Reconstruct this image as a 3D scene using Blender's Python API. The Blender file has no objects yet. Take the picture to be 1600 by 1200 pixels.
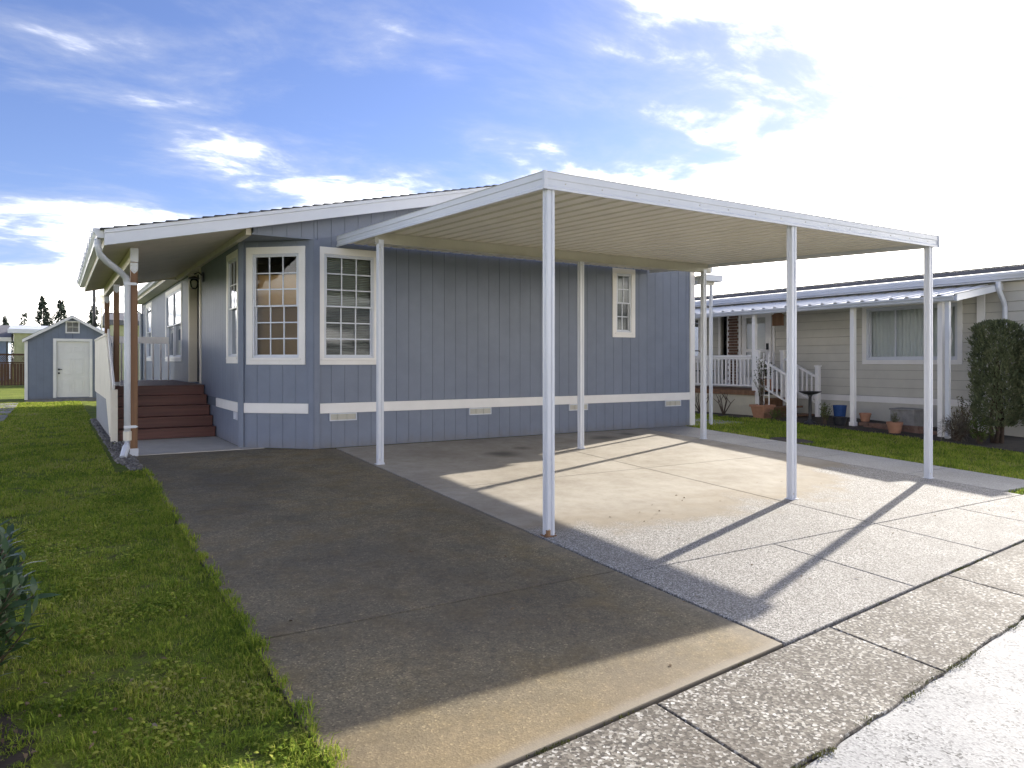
import bpy, math, random
import numpy as np
from mathutils import Vector, Matrix

R = math.radians
random.seed(7)
rng = np.random.default_rng(7)
sc = bpy.context.scene
col = sc.collection

# ------------------------------------------------------------------ camera
CAM_Z = 1.477
cam_d = bpy.data.cameras.new('camera')
cam = bpy.data.objects.new('camera', cam_d)
col.objects.link(cam)
cam.location = (0, 0, CAM_Z)
cam.rotation_euler = (R(90), 0, -math.atan(715 / 1150))
cam_d.sensor_width = 36
cam_d.lens = 1150 / 1600 * 36
cam_d.shift_y = -35 / 1600
cam_d.clip_end = 2000
cam_d.clip_start = 0.05
sc.camera = cam

# ------------------------------------------------------------------ sky, sun, exposure
SUN = Vector((0.944, 0.329, 0)).normalized()
SUN_EL = R(26.8)
world = bpy.data.worlds.new('World')
sc.world = world
world.use_nodes = True
wn, wl_ = world.node_tree.nodes, world.node_tree.links
wn.clear()


def N(tree, typ, **kw):
    n = tree.nodes.new(typ)
    for k, v in kw.items():
        if k == 'inp':
            for i, val in v.items():
                n.inputs[i].default_value = val
        else:
            setattr(n, k, v)
    return n


def math_node(tree, op, a=None, b=None, clamp=False):
    n = tree.nodes.new('ShaderNodeMath')
    n.operation = op
    n.use_clamp = clamp
    for i, v in ((0, a), (1, b)):
        if v is None:
            continue
        if isinstance(v, (int, float)):
            n.inputs[i].default_value = v
        else:
            tree.links.new(v, n.inputs[i])
    return n.outputs[0]


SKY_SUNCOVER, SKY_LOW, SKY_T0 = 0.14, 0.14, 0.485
SKY_LOC, SKY_ROT, SKY_SCALE = (-6.809, 28.796, 0), R(28), 0.75  # noise offset picked for a blue view with bright unseen cloud overhead
CLOUD_THIN, CLOUD_THICK, SKY_TINT = (1.9, 1.95, 2.1, 1), (19.0, 18.0, 16.6, 1), (0.30, 0.285, 0.36, 1)  # thick cloud over-bright and warm, added fill for the shade, mostly from unseen sky


def mixc_w(t, fac, a, b):
    m = N(t, 'ShaderNodeMix', data_type='RGBA')
    t.links.new(fac, m.inputs[0])
    m.inputs[6].default_value = a
    m.inputs[7].default_value = b
    return m.outputs[2]


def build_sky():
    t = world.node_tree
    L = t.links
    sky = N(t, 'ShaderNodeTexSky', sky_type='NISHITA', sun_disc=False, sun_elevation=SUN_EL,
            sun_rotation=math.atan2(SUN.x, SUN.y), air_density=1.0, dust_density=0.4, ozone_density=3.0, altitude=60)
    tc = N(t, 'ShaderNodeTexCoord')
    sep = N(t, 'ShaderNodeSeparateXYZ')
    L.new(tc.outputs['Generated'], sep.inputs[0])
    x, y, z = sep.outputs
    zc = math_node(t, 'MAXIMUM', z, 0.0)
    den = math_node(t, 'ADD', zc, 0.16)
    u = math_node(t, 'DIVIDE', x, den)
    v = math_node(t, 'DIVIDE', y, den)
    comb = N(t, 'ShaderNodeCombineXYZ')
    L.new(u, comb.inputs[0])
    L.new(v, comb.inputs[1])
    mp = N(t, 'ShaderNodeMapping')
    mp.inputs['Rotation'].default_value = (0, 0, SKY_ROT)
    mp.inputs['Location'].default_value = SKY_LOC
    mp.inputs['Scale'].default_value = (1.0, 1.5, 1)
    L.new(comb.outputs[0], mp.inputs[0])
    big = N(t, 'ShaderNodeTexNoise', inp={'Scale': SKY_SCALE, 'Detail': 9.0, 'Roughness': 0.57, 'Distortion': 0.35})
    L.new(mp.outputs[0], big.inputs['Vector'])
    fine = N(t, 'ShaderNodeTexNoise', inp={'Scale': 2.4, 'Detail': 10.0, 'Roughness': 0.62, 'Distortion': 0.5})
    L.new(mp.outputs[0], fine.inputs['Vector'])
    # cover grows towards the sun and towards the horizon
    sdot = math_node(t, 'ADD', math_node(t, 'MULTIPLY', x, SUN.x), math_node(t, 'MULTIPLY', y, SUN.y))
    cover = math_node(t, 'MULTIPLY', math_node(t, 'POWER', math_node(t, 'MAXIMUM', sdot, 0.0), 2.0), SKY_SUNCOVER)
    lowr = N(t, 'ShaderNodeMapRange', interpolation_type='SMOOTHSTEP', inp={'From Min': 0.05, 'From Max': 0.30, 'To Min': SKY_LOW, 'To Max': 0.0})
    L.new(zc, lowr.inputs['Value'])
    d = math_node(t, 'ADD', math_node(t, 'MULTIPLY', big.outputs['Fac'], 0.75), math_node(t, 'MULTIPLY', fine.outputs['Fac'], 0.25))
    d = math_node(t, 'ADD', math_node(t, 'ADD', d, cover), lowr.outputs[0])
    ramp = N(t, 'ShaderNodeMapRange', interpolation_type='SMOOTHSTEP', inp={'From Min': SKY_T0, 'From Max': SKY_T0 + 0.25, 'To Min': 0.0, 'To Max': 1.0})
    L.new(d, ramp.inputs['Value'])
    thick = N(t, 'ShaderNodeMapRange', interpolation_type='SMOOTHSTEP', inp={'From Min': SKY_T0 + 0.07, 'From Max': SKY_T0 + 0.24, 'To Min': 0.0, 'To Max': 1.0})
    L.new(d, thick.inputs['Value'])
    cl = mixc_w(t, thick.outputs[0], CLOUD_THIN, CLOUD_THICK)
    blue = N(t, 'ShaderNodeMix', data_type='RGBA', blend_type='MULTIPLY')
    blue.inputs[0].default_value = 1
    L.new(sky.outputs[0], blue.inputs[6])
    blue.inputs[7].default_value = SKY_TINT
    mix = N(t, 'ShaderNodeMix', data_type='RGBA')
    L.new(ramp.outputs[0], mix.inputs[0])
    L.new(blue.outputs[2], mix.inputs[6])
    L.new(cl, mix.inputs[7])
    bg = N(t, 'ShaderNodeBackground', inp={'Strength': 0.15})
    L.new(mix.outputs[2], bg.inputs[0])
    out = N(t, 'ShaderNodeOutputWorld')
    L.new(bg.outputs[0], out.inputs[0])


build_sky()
sun_d = bpy.data.lights.new('sun', 'SUN')
sun_d.energy = 2.5
sun_d.angle = R(0.6)
sun_d.color = (1.0, 0.94, 0.85)
sun = bpy.data.objects.new('sun', sun_d)
col.objects.link(sun)
sun_dir = Vector((SUN.x * math.cos(SUN_EL), SUN.y * math.cos(SUN_EL), math.sin(SUN_EL)))
sun.rotation_euler = sun_dir.to_track_quat('Z', 'Y').to_euler()
sun.location = sun_dir * 60

sc.view_settings.view_transform = 'Standard'
sc.view_settings.look = 'None'
sc.view_settings.gamma = 1
sc.view_settings.exposure = 1.72
sc.view_settings.use_curve_mapping = False
sc.cycles.max_bounces = 8
sc.cycles.diffuse_bounces = 4
sc.cycles.use_denoising = True

# ------------------------------------------------------------------ helpers
SLOPE = 0.0411


def T(y):
    return SLOPE * (min(max(y, 0.5), 10.47) - 5.143)


WL = {}


def wloc(o):
    return WL.get(o.name, Vector((0, 0, 0)))


def put(o, world, parent=None):
    world = Vector(world)
    WL[o.name] = world
    if parent is not None:
        o.parent = parent
        o.location = world - wloc(parent)
    else:
        o.location = world
    col.objects.link(o)
    return o


def thing(name, label, cat, loc=(0, 0, 0), group=None):
    o = bpy.data.objects.new(name, None)
    o.empty_display_size = 0.2
    put(o, loc)
    o['label'] = label
    o['category'] = cat
    if group:
        o['group'] = group
    return o


def tag(o, label, cat, group=None):
    o['label'] = label
    o['category'] = cat
    if group:
        o['group'] = group
    return o


def part_empty(name, loc, parent):
    o = bpy.data.objects.new(name, None)
    o.empty_display_size = 0.1
    return put(o, loc, parent)


class MB:
    def __init__(s):
        s.v, s.f = [], []

    def hexa(s, p):
        b = len(s.v)
        s.v += [tuple(q) for q in p]
        for q in ((0, 3, 2, 1), (4, 5, 6, 7), (0, 1, 5, 4), (1, 2, 6, 5), (2, 3, 7, 6), (3, 0, 4, 7)):
            s.f.append(tuple(b + i for i in q))
        return s

    def box(s, x0, x1, y0, y1, z0, z1):
        return s.hexa([(x0, y0, z0), (x1, y0, z0), (x1, y1, z0), (x0, y1, z0),
                       (x0, y0, z1), (x1, y0, z1), (x1, y1, z1), (x0, y1, z1)])

    def prism(s, pts, off):
        n = len(pts)
        b = len(s.v)
        off = Vector(off)
        s.v += [tuple(p) for p in pts] + [tuple(Vector(p) + off) for p in pts]
        s.f.append(tuple(b + i for i in range(n)))
        s.f.append(tuple(b + n + i for i in reversed(range(n))))
        for i in range(n):
            j = (i + 1) % n
            s.f.append((b + j, b + i, b + n + i, b + n + j))
        return s

    def bar(s, a, b_, w, h, up=(0, 0, 1)):
        a, b_, up = Vector(a), Vector(b_), Vector(up)
        d = (b_ - a).normalized()
        side = d.cross(up).normalized()
        u2 = side.cross(d).normalized()
        p = []
        for q in (a, b_):
            for sx, sy in ((-1, -1), (1, -1), (1, 1), (-1, 1)):
                p.append(q + side * sx * w / 2 + u2 * sy * h / 2)
        return s.hexa(p)

    def tube(s, pts, r, n=8, rx=None):
        pts = [Vector(p) for p in pts]
        rs = r if isinstance(r, (list, tuple)) else [r] * len(pts)
        b = len(s.v)
        for i, p in enumerate(pts):
            d = (pts[min(i + 1, len(pts) - 1)] - pts[max(i - 1, 0)]).normalized()
            ref = Vector((0, 0, 1)) if abs(d.z) < 0.9 else Vector((1, 0, 0))
            a = d.cross(ref).normalized()
            c = a.cross(d)
            for k in range(n):
                an = 2 * math.pi * (k + 0.5) / n
                s.v.append(tuple(p + (a * math.cos(an) + c * math.sin(an)) * rs[i]))
        for i in range(len(pts) - 1):
            for k in range(n):
                k2 = (k + 1) % n
                s.f.append((b + i * n + k, b + i * n + k2, b + (i + 1) * n + k2, b + (i + 1) * n + k))
        s.f.append(tuple(b + k for k in reversed(range(n))))
        s.f.append(tuple(b + (len(pts) - 1) * n + k for k in range(n)))
        return s

    def lathe(s, prof, c, n=20):
        b = len(s.v)
        for r, z in prof:
            for k in range(n):
                a = 2 * math.pi * k / n
                s.v.append((c[0] + r * math.cos(a), c[1] + r * math.sin(a), c[2] + z))
        for i in range(len(prof) - 1):
            for k in range(n):
                k2 = (k + 1) % n
                s.f.append((b + i * n + k, b + i * n + k2, b + (i + 1) * n + k2, b + (i + 1) * n + k))
        s.f.append(tuple(b + k for k in reversed(range(n))))
        s.f.append(tuple(b + (len(prof) - 1) * n + k for k in range(n)))
        return s

    def build(s, name, mat, parent=None, smooth=False, bevel=0.0, seg=2):
        vs = np.array(s.v, float)
        c = (vs.min(0) + vs.max(0)) / 2
        if parent is None:
            c[2] = vs[:, 2].min()
        me = bpy.data.meshes.new(name)
        me.from_pydata((vs - c).tolist(), [], s.f)
        me.materials.append(mat)
        if smooth:
            me.polygons.foreach_set('use_smooth', [True] * len(me.polygons))
        me.update()
        o = bpy.data.objects.new(name, me)
        put(o, c, parent)
        if bevel:
            m = o.modifiers.new('bevel', 'BEVEL')
            m.width = bevel
            m.segments = seg
            m.limit_method = 'ANGLE'
        return o


def share(src, world, parent=None, rotz=None):
    o = bpy.data.objects.new(src.name.split('.')[0], src.data)
    for m in src.modifiers:
        if m.type == 'BEVEL':
            k = o.modifiers.new('bevel', 'BEVEL')
            k.width, k.segments, k.limit_method = m.width, m.segments, m.limit_method
    put(o, world, parent)
    if rotz is not None:
        o.rotation_euler.z = rotz
    return o


def big_mesh(name, verts, faces_flat, nper, mat, parent=None, origin=(0, 0, 0), smooth=False):
    """fast mesh from numpy: verts (n,3), faces_flat (m*nper)"""
    me = bpy.data.meshes.new(name)
    verts = np.asarray(verts, np.float32) - np.asarray(origin, np.float32)
    m = len(faces_flat) // nper
    me.vertices.add(len(verts))
    me.vertices.foreach_set('co', verts.ravel())
    me.loops.add(len(faces_flat))
    me.loops.foreach_set('vertex_index', np.asarray(faces_flat, np.int32))
    me.polygons.add(m)
    me.polygons.foreach_set('loop_start', np.arange(0, m * nper, nper, dtype=np.int32))
    if smooth:
        me.polygons.foreach_set('use_smooth', np.ones(m, bool))
    me.update(calc_edges=True)
    me.validate()
    me.materials.append(mat)
    o = bpy.data.objects.new(name, me)
    return put(o, origin, parent)


# ------------------------------------------------------------------ materials
def mat_base(name):
    m = bpy.data.materials.new(name)
    m.use_nodes = True
    t = m.node_tree
    t.nodes.clear()
    out = t.nodes.new('ShaderNodeOutputMaterial')
    p = t.nodes.new('ShaderNodeBsdfPrincipled')
    t.links.new(p.outputs[0], out.inputs[0])
    return m, t, p, out


def ramp_node(t, fac, stops):
    r = t.nodes.new('ShaderNodeValToRGB')
    cr = r.color_ramp
    while len(cr.elements) < len(stops):
        cr.elements.new(0.5)
    for e, (pos, c) in zip(cr.elements, stops):
        e.position = pos
        e.color = (*c, 1) if len(c) == 3 else c
    t.links.new(fac, r.inputs[0])
    return r.outputs[0]


def noise(t, scale, detail=4, rough=0.55, vec=None, stretch=None, dist=0.0):
    n = N(t, 'ShaderNodeTexNoise', inp={'Scale': scale, 'Detail': detail, 'Roughness': rough, 'Distortion': dist})
    if vec is None:
        g = t.nodes.new('ShaderNodeNewGeometry')
        vec = g.outputs['Position']
    if stretch:
        mp = t.nodes.new('ShaderNodeMapping')
        mp.inputs['Scale'].default_value = stretch
        t.links.new(vec, mp.inputs[0])
        vec = mp.outputs[0]
    t.links.new(vec, n.inputs['Vector'])
    return n.outputs['Fac']


def mixc(t, fac, a, b, blend='MIX'):
    m = N(t, 'ShaderNodeMix', data_type='RGBA', blend_type=blend)
    for i, v in ((0, fac), (6, a), (7, b)):
        if isinstance(v, (int, float)):
            m.inputs[i].default_value = v
        elif isinstance(v, tuple):
            m.inputs[i].default_value = (*v, 1) if len(v) == 3 else v
        else:
            t.links.new(v, m.inputs[i])
    return m.outputs[2]


def add_bump(t, p, h, strength=0.3, dist=0.01):
    b = N(t, 'ShaderNodeBump', inp={'Strength': strength, 'Distance': dist})
    t.links.new(h, b.inputs['Height'])
    t.links.new(b.outputs[0], p.inputs['Normal'])


def paint(name, c, rough=0.5, var=0.12, dirt=0.15, dirtc=(0.25, 0.22, 0.17), grain=None, bump=0.08, spec=0.4, scale=3.0):
    """painted surface: slight tone drift, soiling in blotches, fine relief"""
    m, t, p, _ = mat_base(name)
    a = noise(t, scale, 6, 0.6)
    c0 = tuple(x * (1 - var) for x in c)
    c1 = tuple(min(x * (1 + var), 0.95) for x in c)
    base = ramp_node(t, a, [(0.3, c0), (0.7, c1)])
    b = noise(t, scale * 0.7, 8, 0.7, stretch=(1, 1, 0.35))
    f = ramp_node(t, b, [(0.52, (0, 0, 0)), (0.8, (dirt, dirt, dirt))])
    base = mixc(t, f, base, dirtc)
    t.links.new(base, p.inputs['Base Color'])
    p.inputs['Roughness'].default_value = rough
    p.inputs['Specular IOR Level'].default_value = spec
    h = noise(t, 60, 4, 0.6, stretch=grain or (1, 1, 1))
    add_bump(t, p, h, bump, 0.004)
    return m


def splash(m, top, amount, c):
    """rain-splashed soil low on a wall, uneven upper edge"""
    t = m.node_tree
    p = [n for n in t.nodes if n.type == 'BSDF_PRINCIPLED'][0]
    src = p.inputs['Base Color'].links[0].from_socket
    g = t.nodes.new('ShaderNodeNewGeometry')
    sp = t.nodes.new('ShaderNodeSeparateXYZ')
    t.links.new(g.outputs['Position'], sp.inputs[0])
    n = noise(t, 7.0, 8, 0.75, g.outputs['Position'], stretch=(1, 1, 0.5))
    z = math_node(t, 'ADD', sp.outputs[2], math_node(t, 'MULTIPLY', n, 0.35))
    r = N(t, 'ShaderNodeMapRange', interpolation_type='SMOOTHSTEP', inp={'From Min': top + 0.17, 'From Max': 0.30, 'To Min': 0.0, 'To Max': amount})
    t.links.new(z, r.inputs['Value'])
    t.links.new(mixc(t, r.outputs[0], src, c), p.inputs['Base Color'])


M = {}
M['siding'] = paint('siding_paint', (0.185, 0.209, 0.266), 0.55, 0.07, 0.10, (0.12, 0.12, 0.13), grain=(6, 6, 0.25), bump=0.35)
splash(M['siding'], 0.42, 0.5, (0.16, 0.135, 0.10))
M['groove'] = paint('siding_groove', (0.14, 0.157, 0.19), 0.8)
M['trim'] = paint('trim_paint', (0.82, 0.785, 0.745), 0.5, 0.04, 0.12, (0.45, 0.42, 0.36))
M['metal'] = paint('white_metal', (0.62, 0.635, 0.675), 0.32, 0.03, 0.10, (0.45, 0.40, 0.33), bump=0.03, spec=0.5)
M['pan'] = paint('pan_metal', (0.75, 0.71, 0.61), 0.4, 0.05, 0.25, (0.50, 0.45, 0.35), bump=0.03)
M['roofmetal'] = paint('ribbed_roof_metal', (0.78, 0.78, 0.77), 0.4, 0.04, 0.15)
M['galv'] = paint('dull_beam', (0.52, 0.495, 0.42), 0.45, 0.06, 0.35, (0.32, 0.27, 0.2))
M['cream'] = paint('cream_paint', (0.72, 0.66, 0.55), 0.55, 0.05, 0.15)
M['soffit'] = paint('soffit_paint', (0.70, 0.63, 0.52), 0.6, 0.06, 0.25, (0.25, 0.22, 0.18))
M['shingle'] = paint('asphalt_shingle', (0.05, 0.05, 0.055), 0.95, 0.35, 0.3, (0.1, 0.1, 0.1), bump=0.8, scale=9)
M['dark'] = paint('dark_metal', (0.025, 0.025, 0.027), 0.45, 0.1, 0.1, (0.06, 0.05, 0.05))
M['black'] = paint('interior_dark', (0.03, 0.03, 0.03), 0.9, 0.1, 0.0)
M['room'] = paint('interior_wall', (0.35, 0.30, 0.24), 0.9, 0.05, 0.0)
M['terra'] = paint('terracotta', (0.36, 0.18, 0.11), 0.8, 0.15, 0.35, (0.5, 0.36, 0.28), scale=8)
M['bluepot'] = paint('blue_glaze', (0.03, 0.07, 0.2), 0.25, 0.15, 0.1, scale=8)
M['blackpot'] = paint('black_pot', (0.02, 0.022, 0.028), 0.4, 0.1, 0.2, scale=8)
M['rust'] = paint('rusty_steel', (0.22, 0.12, 0.06), 0.9, 0.4, 0.4, (0.5, 0.4, 0.3), scale=30)
M['beige'] = paint('taupe_siding', (0.55, 0.52, 0.45), 0.6, 0.05, 0.12, grain=(6, 0.4, 6), bump=0.3)
M['beige_dark'] = paint('taupe_shade_gap', (0.24, 0.22, 0.19), 0.8)  # shadow lines under the laps put into a darker backing colour
M['skirt'] = paint('cream_skirting', (0.55, 0.50, 0.38), 0.7, 0.06, 0.25)
M['bluehouse'] = paint('pale_blue_paint', (0.26, 0.32, 0.45), 0.7)
M['yellow'] = paint('sage_yellow_paint', (0.44, 0.45, 0.27), 0.7)
M['greyroof'] = paint('grey_roof', (0.14, 0.14, 0.155), 0.9, 0.1, 0.3)
M['soil'] = paint('soil', (0.045, 0.034, 0.025), 0.95, 0.4, 0.4, (0.09, 0.07, 0.05), bump=1.0, scale=6)
M['brick'] = paint('old_brick', (0.16, 0.095, 0.07), 0.9, 0.3, 0.4, (0.25, 0.2, 0.17), scale=12)
M['stone'] = paint('grey_stone', (0.22, 0.21, 0.2), 0.9, 0.2, 0.4, scale=8, bump=0.6)
M['bark'] = paint('bark', (0.08, 0.055, 0.04), 0.95, 0.3, 0.3, grain=(4, 4, 0.6), bump=1.0, scale=15)
M['twig'] = paint('twig', (0.10, 0.07, 0.05), 0.9, 0.3, 0.2, scale=15)
M['curtain'] = paint('curtain', (0.62, 0.63, 0.60), 0.9, 0.05, 0.05)
M['tan_shade'] = paint('tan_shade', (0.66, 0.41, 0.19), 0.85, 0.05, 0.05)
M['blind'] = paint('blind_slat', (0.50, 0.52, 0.45), 0.6, 0.03, 0.05)
M['reddoor'] = paint('dark_door', (0.035, 0.035, 0.035), 0.5)


def wood(name, c0, c1, axis, rough=0.55, bump=0.25):
    m, t, p, _ = mat_base(name)
    st = {'x': (0.6, 14, 14), 'y': (14, 0.6, 14), 'z': (14, 14, 0.6)}[axis]
    a = noise(t, 1.6, 8, 0.65, stretch=st, dist=0.5)
    oi = t.nodes.new('ShaderNodeObjectInfo')
    base = ramp_node(t, a, [(0.28, c0), (0.72, c1)])
    hv = N(t, 'ShaderNodeHueSaturation')
    t.links.new(math_node(t, 'ADD', math_node(t, 'MULTIPLY', oi.outputs['Random'], 0.35), 0.83), hv.inputs['Value'])
    t.links.new(base, hv.inputs['Color'])
    t.links.new(hv.outputs[0], p.inputs['Base Color'])
    p.inputs['Roughness'].default_value = rough
    add_bump(t, p, a, bump, 0.004)
    return m


M['post'] = wood('stained_post', (0.13, 0.06, 0.025), (0.26, 0.13, 0.058), 'z')
M['deck'] = wood('deck_stain', (0.06, 0.019, 0.013), (0.15, 0.05, 0.033), 'x', 0.5)
M['fence'] = wood('fence_wood', (0.05, 0.025, 0.013), (0.12, 0.06, 0.03), 'z', 0.8)
M['brownwood'] = wood('brown_board', (0.12, 0.06, 0.03), (0.24, 0.13, 0.07), 'z', 0.8)


def glass_mat(name, tint=(0.93, 0.96, 0.95), dim=0.97):
    m = bpy.data.materials.new(name)
    m.use_nodes = True
    t = m.node_tree
    t.nodes.clear()
    out = t.nodes.new('ShaderNodeOutputMaterial')
    tr = N(t, 'ShaderNodeBsdfTransparent')
    tr.inputs[0].default_value = (tint[0] * dim, tint[1] * dim, tint[2] * dim, 1)
    gl = N(t, 'ShaderNodeBsdfGlossy', inp={'Roughness': 0.01})
    gl.inputs[0].default_value = (0.5, 0.52, 0.55, 1)
    fr = N(t, 'ShaderNodeFresnel', inp={'IOR': 1.5})
    wob = noise(t, 2.2, 2, 0.5)
    b = N(t, 'ShaderNodeBump', inp={'Strength': 0.05, 'Distance': 0.02})
    t.links.new(wob, b.inputs['Height'])
    t.links.new(b.outputs[0], gl.inputs['Normal'])
    mx = N(t, 'ShaderNodeMixShader')
    t.links.new(fr.outputs[0], mx.inputs[0])
    t.links.new(tr.outputs[0], mx.inputs[1])
    t.links.new(gl.outputs[0], mx.inputs[2])
    t.links.new(mx.outputs[0], out.inputs[0])
    return m


M['glass'] = glass_mat('window_glass')


def screen_mat():
    m = bpy.data.materials.new('insect_screen')
    m.use_nodes = True
    t = m.node_tree
    t.nodes.clear()
    out = t.nodes.new('ShaderNodeOutputMaterial')
    tr = N(t, 'ShaderNodeBsdfTransparent')
    df = N(t, 'ShaderNodeBsdfDiffuse')
    df.inputs[0].default_value = (0.05, 0.05, 0.05, 1)
    mx = N(t, 'ShaderNodeMixShader')
    mx.inputs[0].default_value = 0.38
    t.links.new(tr.outputs[0], mx.inputs[1])
    t.links.new(df.outputs[0], mx.inputs[2])
    t.links.new(mx.outputs[0], out.inputs[0])
    return m


M['screen'] = screen_mat()


def concrete(name, kind):
    """kind: 'old' brown stained, 'mixed' smooth trowelled worn to aggregate towards the street, 'walk', 'apron', 'road', 'pad'"""
    m, t, p, _ = mat_base(name)
    g = t.nodes.new('ShaderNodeNewGeometry')
    pos = g.outputs['Position']
    sep = t.nodes.new('ShaderNodeSeparateXYZ')
    t.links.new(pos, sep.inputs[0])
    X, Y = sep.outputs[0], sep.outputs[1]
    blot = noise(t, 0.9, 7, 0.62, pos)
    blot2 = noise(t, 3.1, 6, 0.65, pos)
    fine = noise(t, 70, 4, 0.7, pos)
    vor = N(t, 'ShaderNodeTexVoronoi', feature='F1')
    sc_ = {'old': 115, 'mixed': 140, 'walk': 120, 'apron': 78, 'road': 95, 'pad': 120}[kind]
    vor.inputs['Scale'].default_value = sc_
    t.links.new(pos, vor.inputs['Vector'])
    vsep = t.nodes.new('ShaderNodeSeparateColor')
    t.links.new(vor.outputs['Color'], vsep.inputs[0])
    cell = vsep.outputs[0]
    edge = vor.outputs['Distance']
    if kind == 'old':
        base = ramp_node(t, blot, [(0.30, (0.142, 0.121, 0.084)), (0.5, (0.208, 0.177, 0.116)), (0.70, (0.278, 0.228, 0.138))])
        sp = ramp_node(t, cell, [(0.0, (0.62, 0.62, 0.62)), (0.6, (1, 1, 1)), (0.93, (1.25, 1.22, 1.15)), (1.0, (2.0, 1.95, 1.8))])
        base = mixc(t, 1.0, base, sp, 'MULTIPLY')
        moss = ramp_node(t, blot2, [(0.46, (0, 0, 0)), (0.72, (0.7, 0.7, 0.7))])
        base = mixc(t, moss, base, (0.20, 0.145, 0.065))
        dmp = noise(t, 0.55, 5, 0.6, pos, stretch=(1.0, 0.6, 1))
        base = mixc(t, ramp_node(t, dmp, [(0.38, (0.45, 0.45, 0.45)), (0.58, (0, 0, 0))]), base, (0.12, 0.103, 0.08))
        rim = N(t, 'ShaderNodeMapRange', interpolation_type='SMOOTHSTEP', inp={'From Min': 3.22, 'From Max': 3.46, 'To Min': 0.0, 'To Max': 0.55})
        t.links.new(math_node(t, 'ADD', X, math_node(t, 'MULTIPLY', math_node(t, 'SUBTRACT', blot2, 0.5), 0.5)), rim.inputs['Value'])
        base = mixc(t, rim.outputs[0], base, (0.22, 0.195, 0.155))
        mot = noise(t, 4.5, 9, 0.78, pos, dist=0.4)
        base = mixc(t, 1.0, base, ramp_node(t, mot, [(0.28, (0.78, 0.79, 0.81)), (0.5, (0.98, 0.97, 0.95)), (0.72, (1.24, 1.19, 1.1))]), 'MULTIPLY')
        gr = noise(t, 22, 7, 0.75, pos)
        base = mixc(t, 1.0, base, ramp_node(t, gr, [(0.3, (0.75, 0.75, 0.76)), (0.7, (1.25, 1.24, 1.2))]), 'MULTIPLY')
        # ochre staining along the street end
        oc = N(t, 'ShaderNodeMapRange', interpolation_type='SMOOTHSTEP', inp={'From Min': 3.7, 'From Max': 2.5, 'To Min': 0.0, 'To Max': 0.7})
        t.links.new(math_node(t, 'ADD', Y, math_node(t, 'MULTIPLY', blot2, 0.7)), oc.inputs['Value'])
        base = mixc(t, oc.outputs[0], base, (0.26, 0.188, 0.10))
        # cleaner cement band at the very end of the slab
        en = math_node(t, 'SUBTRACT', Y, math_node(t, 'ADD', math_node(t, 'MULTIPLY', X, 0.111), 2.31))
        eb = N(t, 'ShaderNodeMapRange', interpolation_type='SMOOTHSTEP', inp={'From Min': 0.13, 'From Max': 0.06, 'To Min': 0.0, 'To Max': 0.7})
        t.links.new(math_node(t, 'ADD', en, math_node(t, 'MULTIPLY', blot2, 0.08)), eb.inputs['Value'])
        base = mixc(t, eb.outputs[0], base, (0.27, 0.235, 0.18))
        hgt = mixc(t, 0.5, fine, edge)
        rough, bs = 0.7, 0.3
        p.inputs['Specular IOR Level'].default_value = 0.25
    elif kind == 'mixed':
        smooth_c = ramp_node(t, blot, [(0.25, (0.30, 0.262, 0.205)), (0.48, (0.385, 0.345, 0.28)), (0.75, (0.47, 0.43, 0.36))])
        agg = ramp_node(t, cell, [(0.0, (0.07, 0.066, 0.06)), (0.3, (0.21, 0.198, 0.178)), (0.6, (0.33, 0.312, 0.28)), (0.85, (0.46, 0.437, 0.40)), (1.0, (0.68, 0.66, 0.62))])
        agg = mixc(t, ramp_node(t, blot2, [(0.3, (0, 0, 0)), (0.75, (0.45, 0.45, 0.45))]), agg, (0.30, 0.275, 0.235))
        # worn to the stones near the street: the boundary wanders
        k = math_node(t, 'ADD', Y, math_node(t, 'MULTIPLY', math_node(t, 'SUBTRACT', blot, 0.5), -2.6))
        xr = N(t, 'ShaderNodeMapRange', interpolation_type='SMOOTHSTEP', inp={'From Min': 7.2, 'From Max': 9.0, 'To Min': 0.0, 'To Max': 1.15})
        t.links.new(X, xr.inputs['Value'])
        k = math_node(t, 'SUBTRACT', k, xr.outputs[0])
        k = math_node(t, 'ADD', k, math_node(t, 'MULTIPLY', blot2, 0.35))
        wr = N(t, 'ShaderNodeMapRange', interpolation_type='SMOOTHSTEP', inp={'From Min': 5.60, 'From Max': 4.95, 'To Min': 0.0, 'To Max': 1.0})
        t.links.new(k, wr.inputs['Value'])
        worn = wr.outputs[0]
        # brown tide mark just behind the worn zone
        br = N(t, 'ShaderNodeMapRange', interpolation_type='SMOOTHSTEP', inp={'From Min': 6.1, 'From Max': 5.25, 'To Min': 0.0, 'To Max': 0.65})
        t.links.new(k, br.inputs['Value'])
        smooth_c = mixc(t, br.outputs[0], smooth_c, (0.25, 0.195, 0.12))
        sm = noise(t, 5.5, 9, 0.76, pos, dist=0.3)
        smooth_c = mixc(t, 1.0, smooth_c, ramp_node(t, sm, [(0.3, (0.82, 0.81, 0.79)), (0.55, (1.0, 1.0, 1.0)), (0.75, (1.12, 1.12, 1.12))]), 'MULTIPLY')
        # oil spots by the house
        for ox, oy, rr in ((5.45, 9.0, 0.45), (6.0, 9.35, 0.3), (7.9, 9.75, 0.4), (8.6, 9.95, 0.35)):
            dv = N(t, 'ShaderNodeVectorMath', operation='DISTANCE')
            t.links.new(pos, dv.inputs[0])
            dv.inputs[1].default_value = (ox, oy, T(oy))
            om = N(t, 'ShaderNodeMapRange', interpolation_type='SMOOTHSTEP', inp={'From Min': rr * 1.25, 'From Max': rr * 0.4, 'To Min': 0.0, 'To Max': 0.75})
            t.links.new(math_node(t, 'ADD', dv.outputs['Value'], math_node(t, 'MULTIPLY', blot2, 0.3)), om.inputs['Value'])
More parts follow.
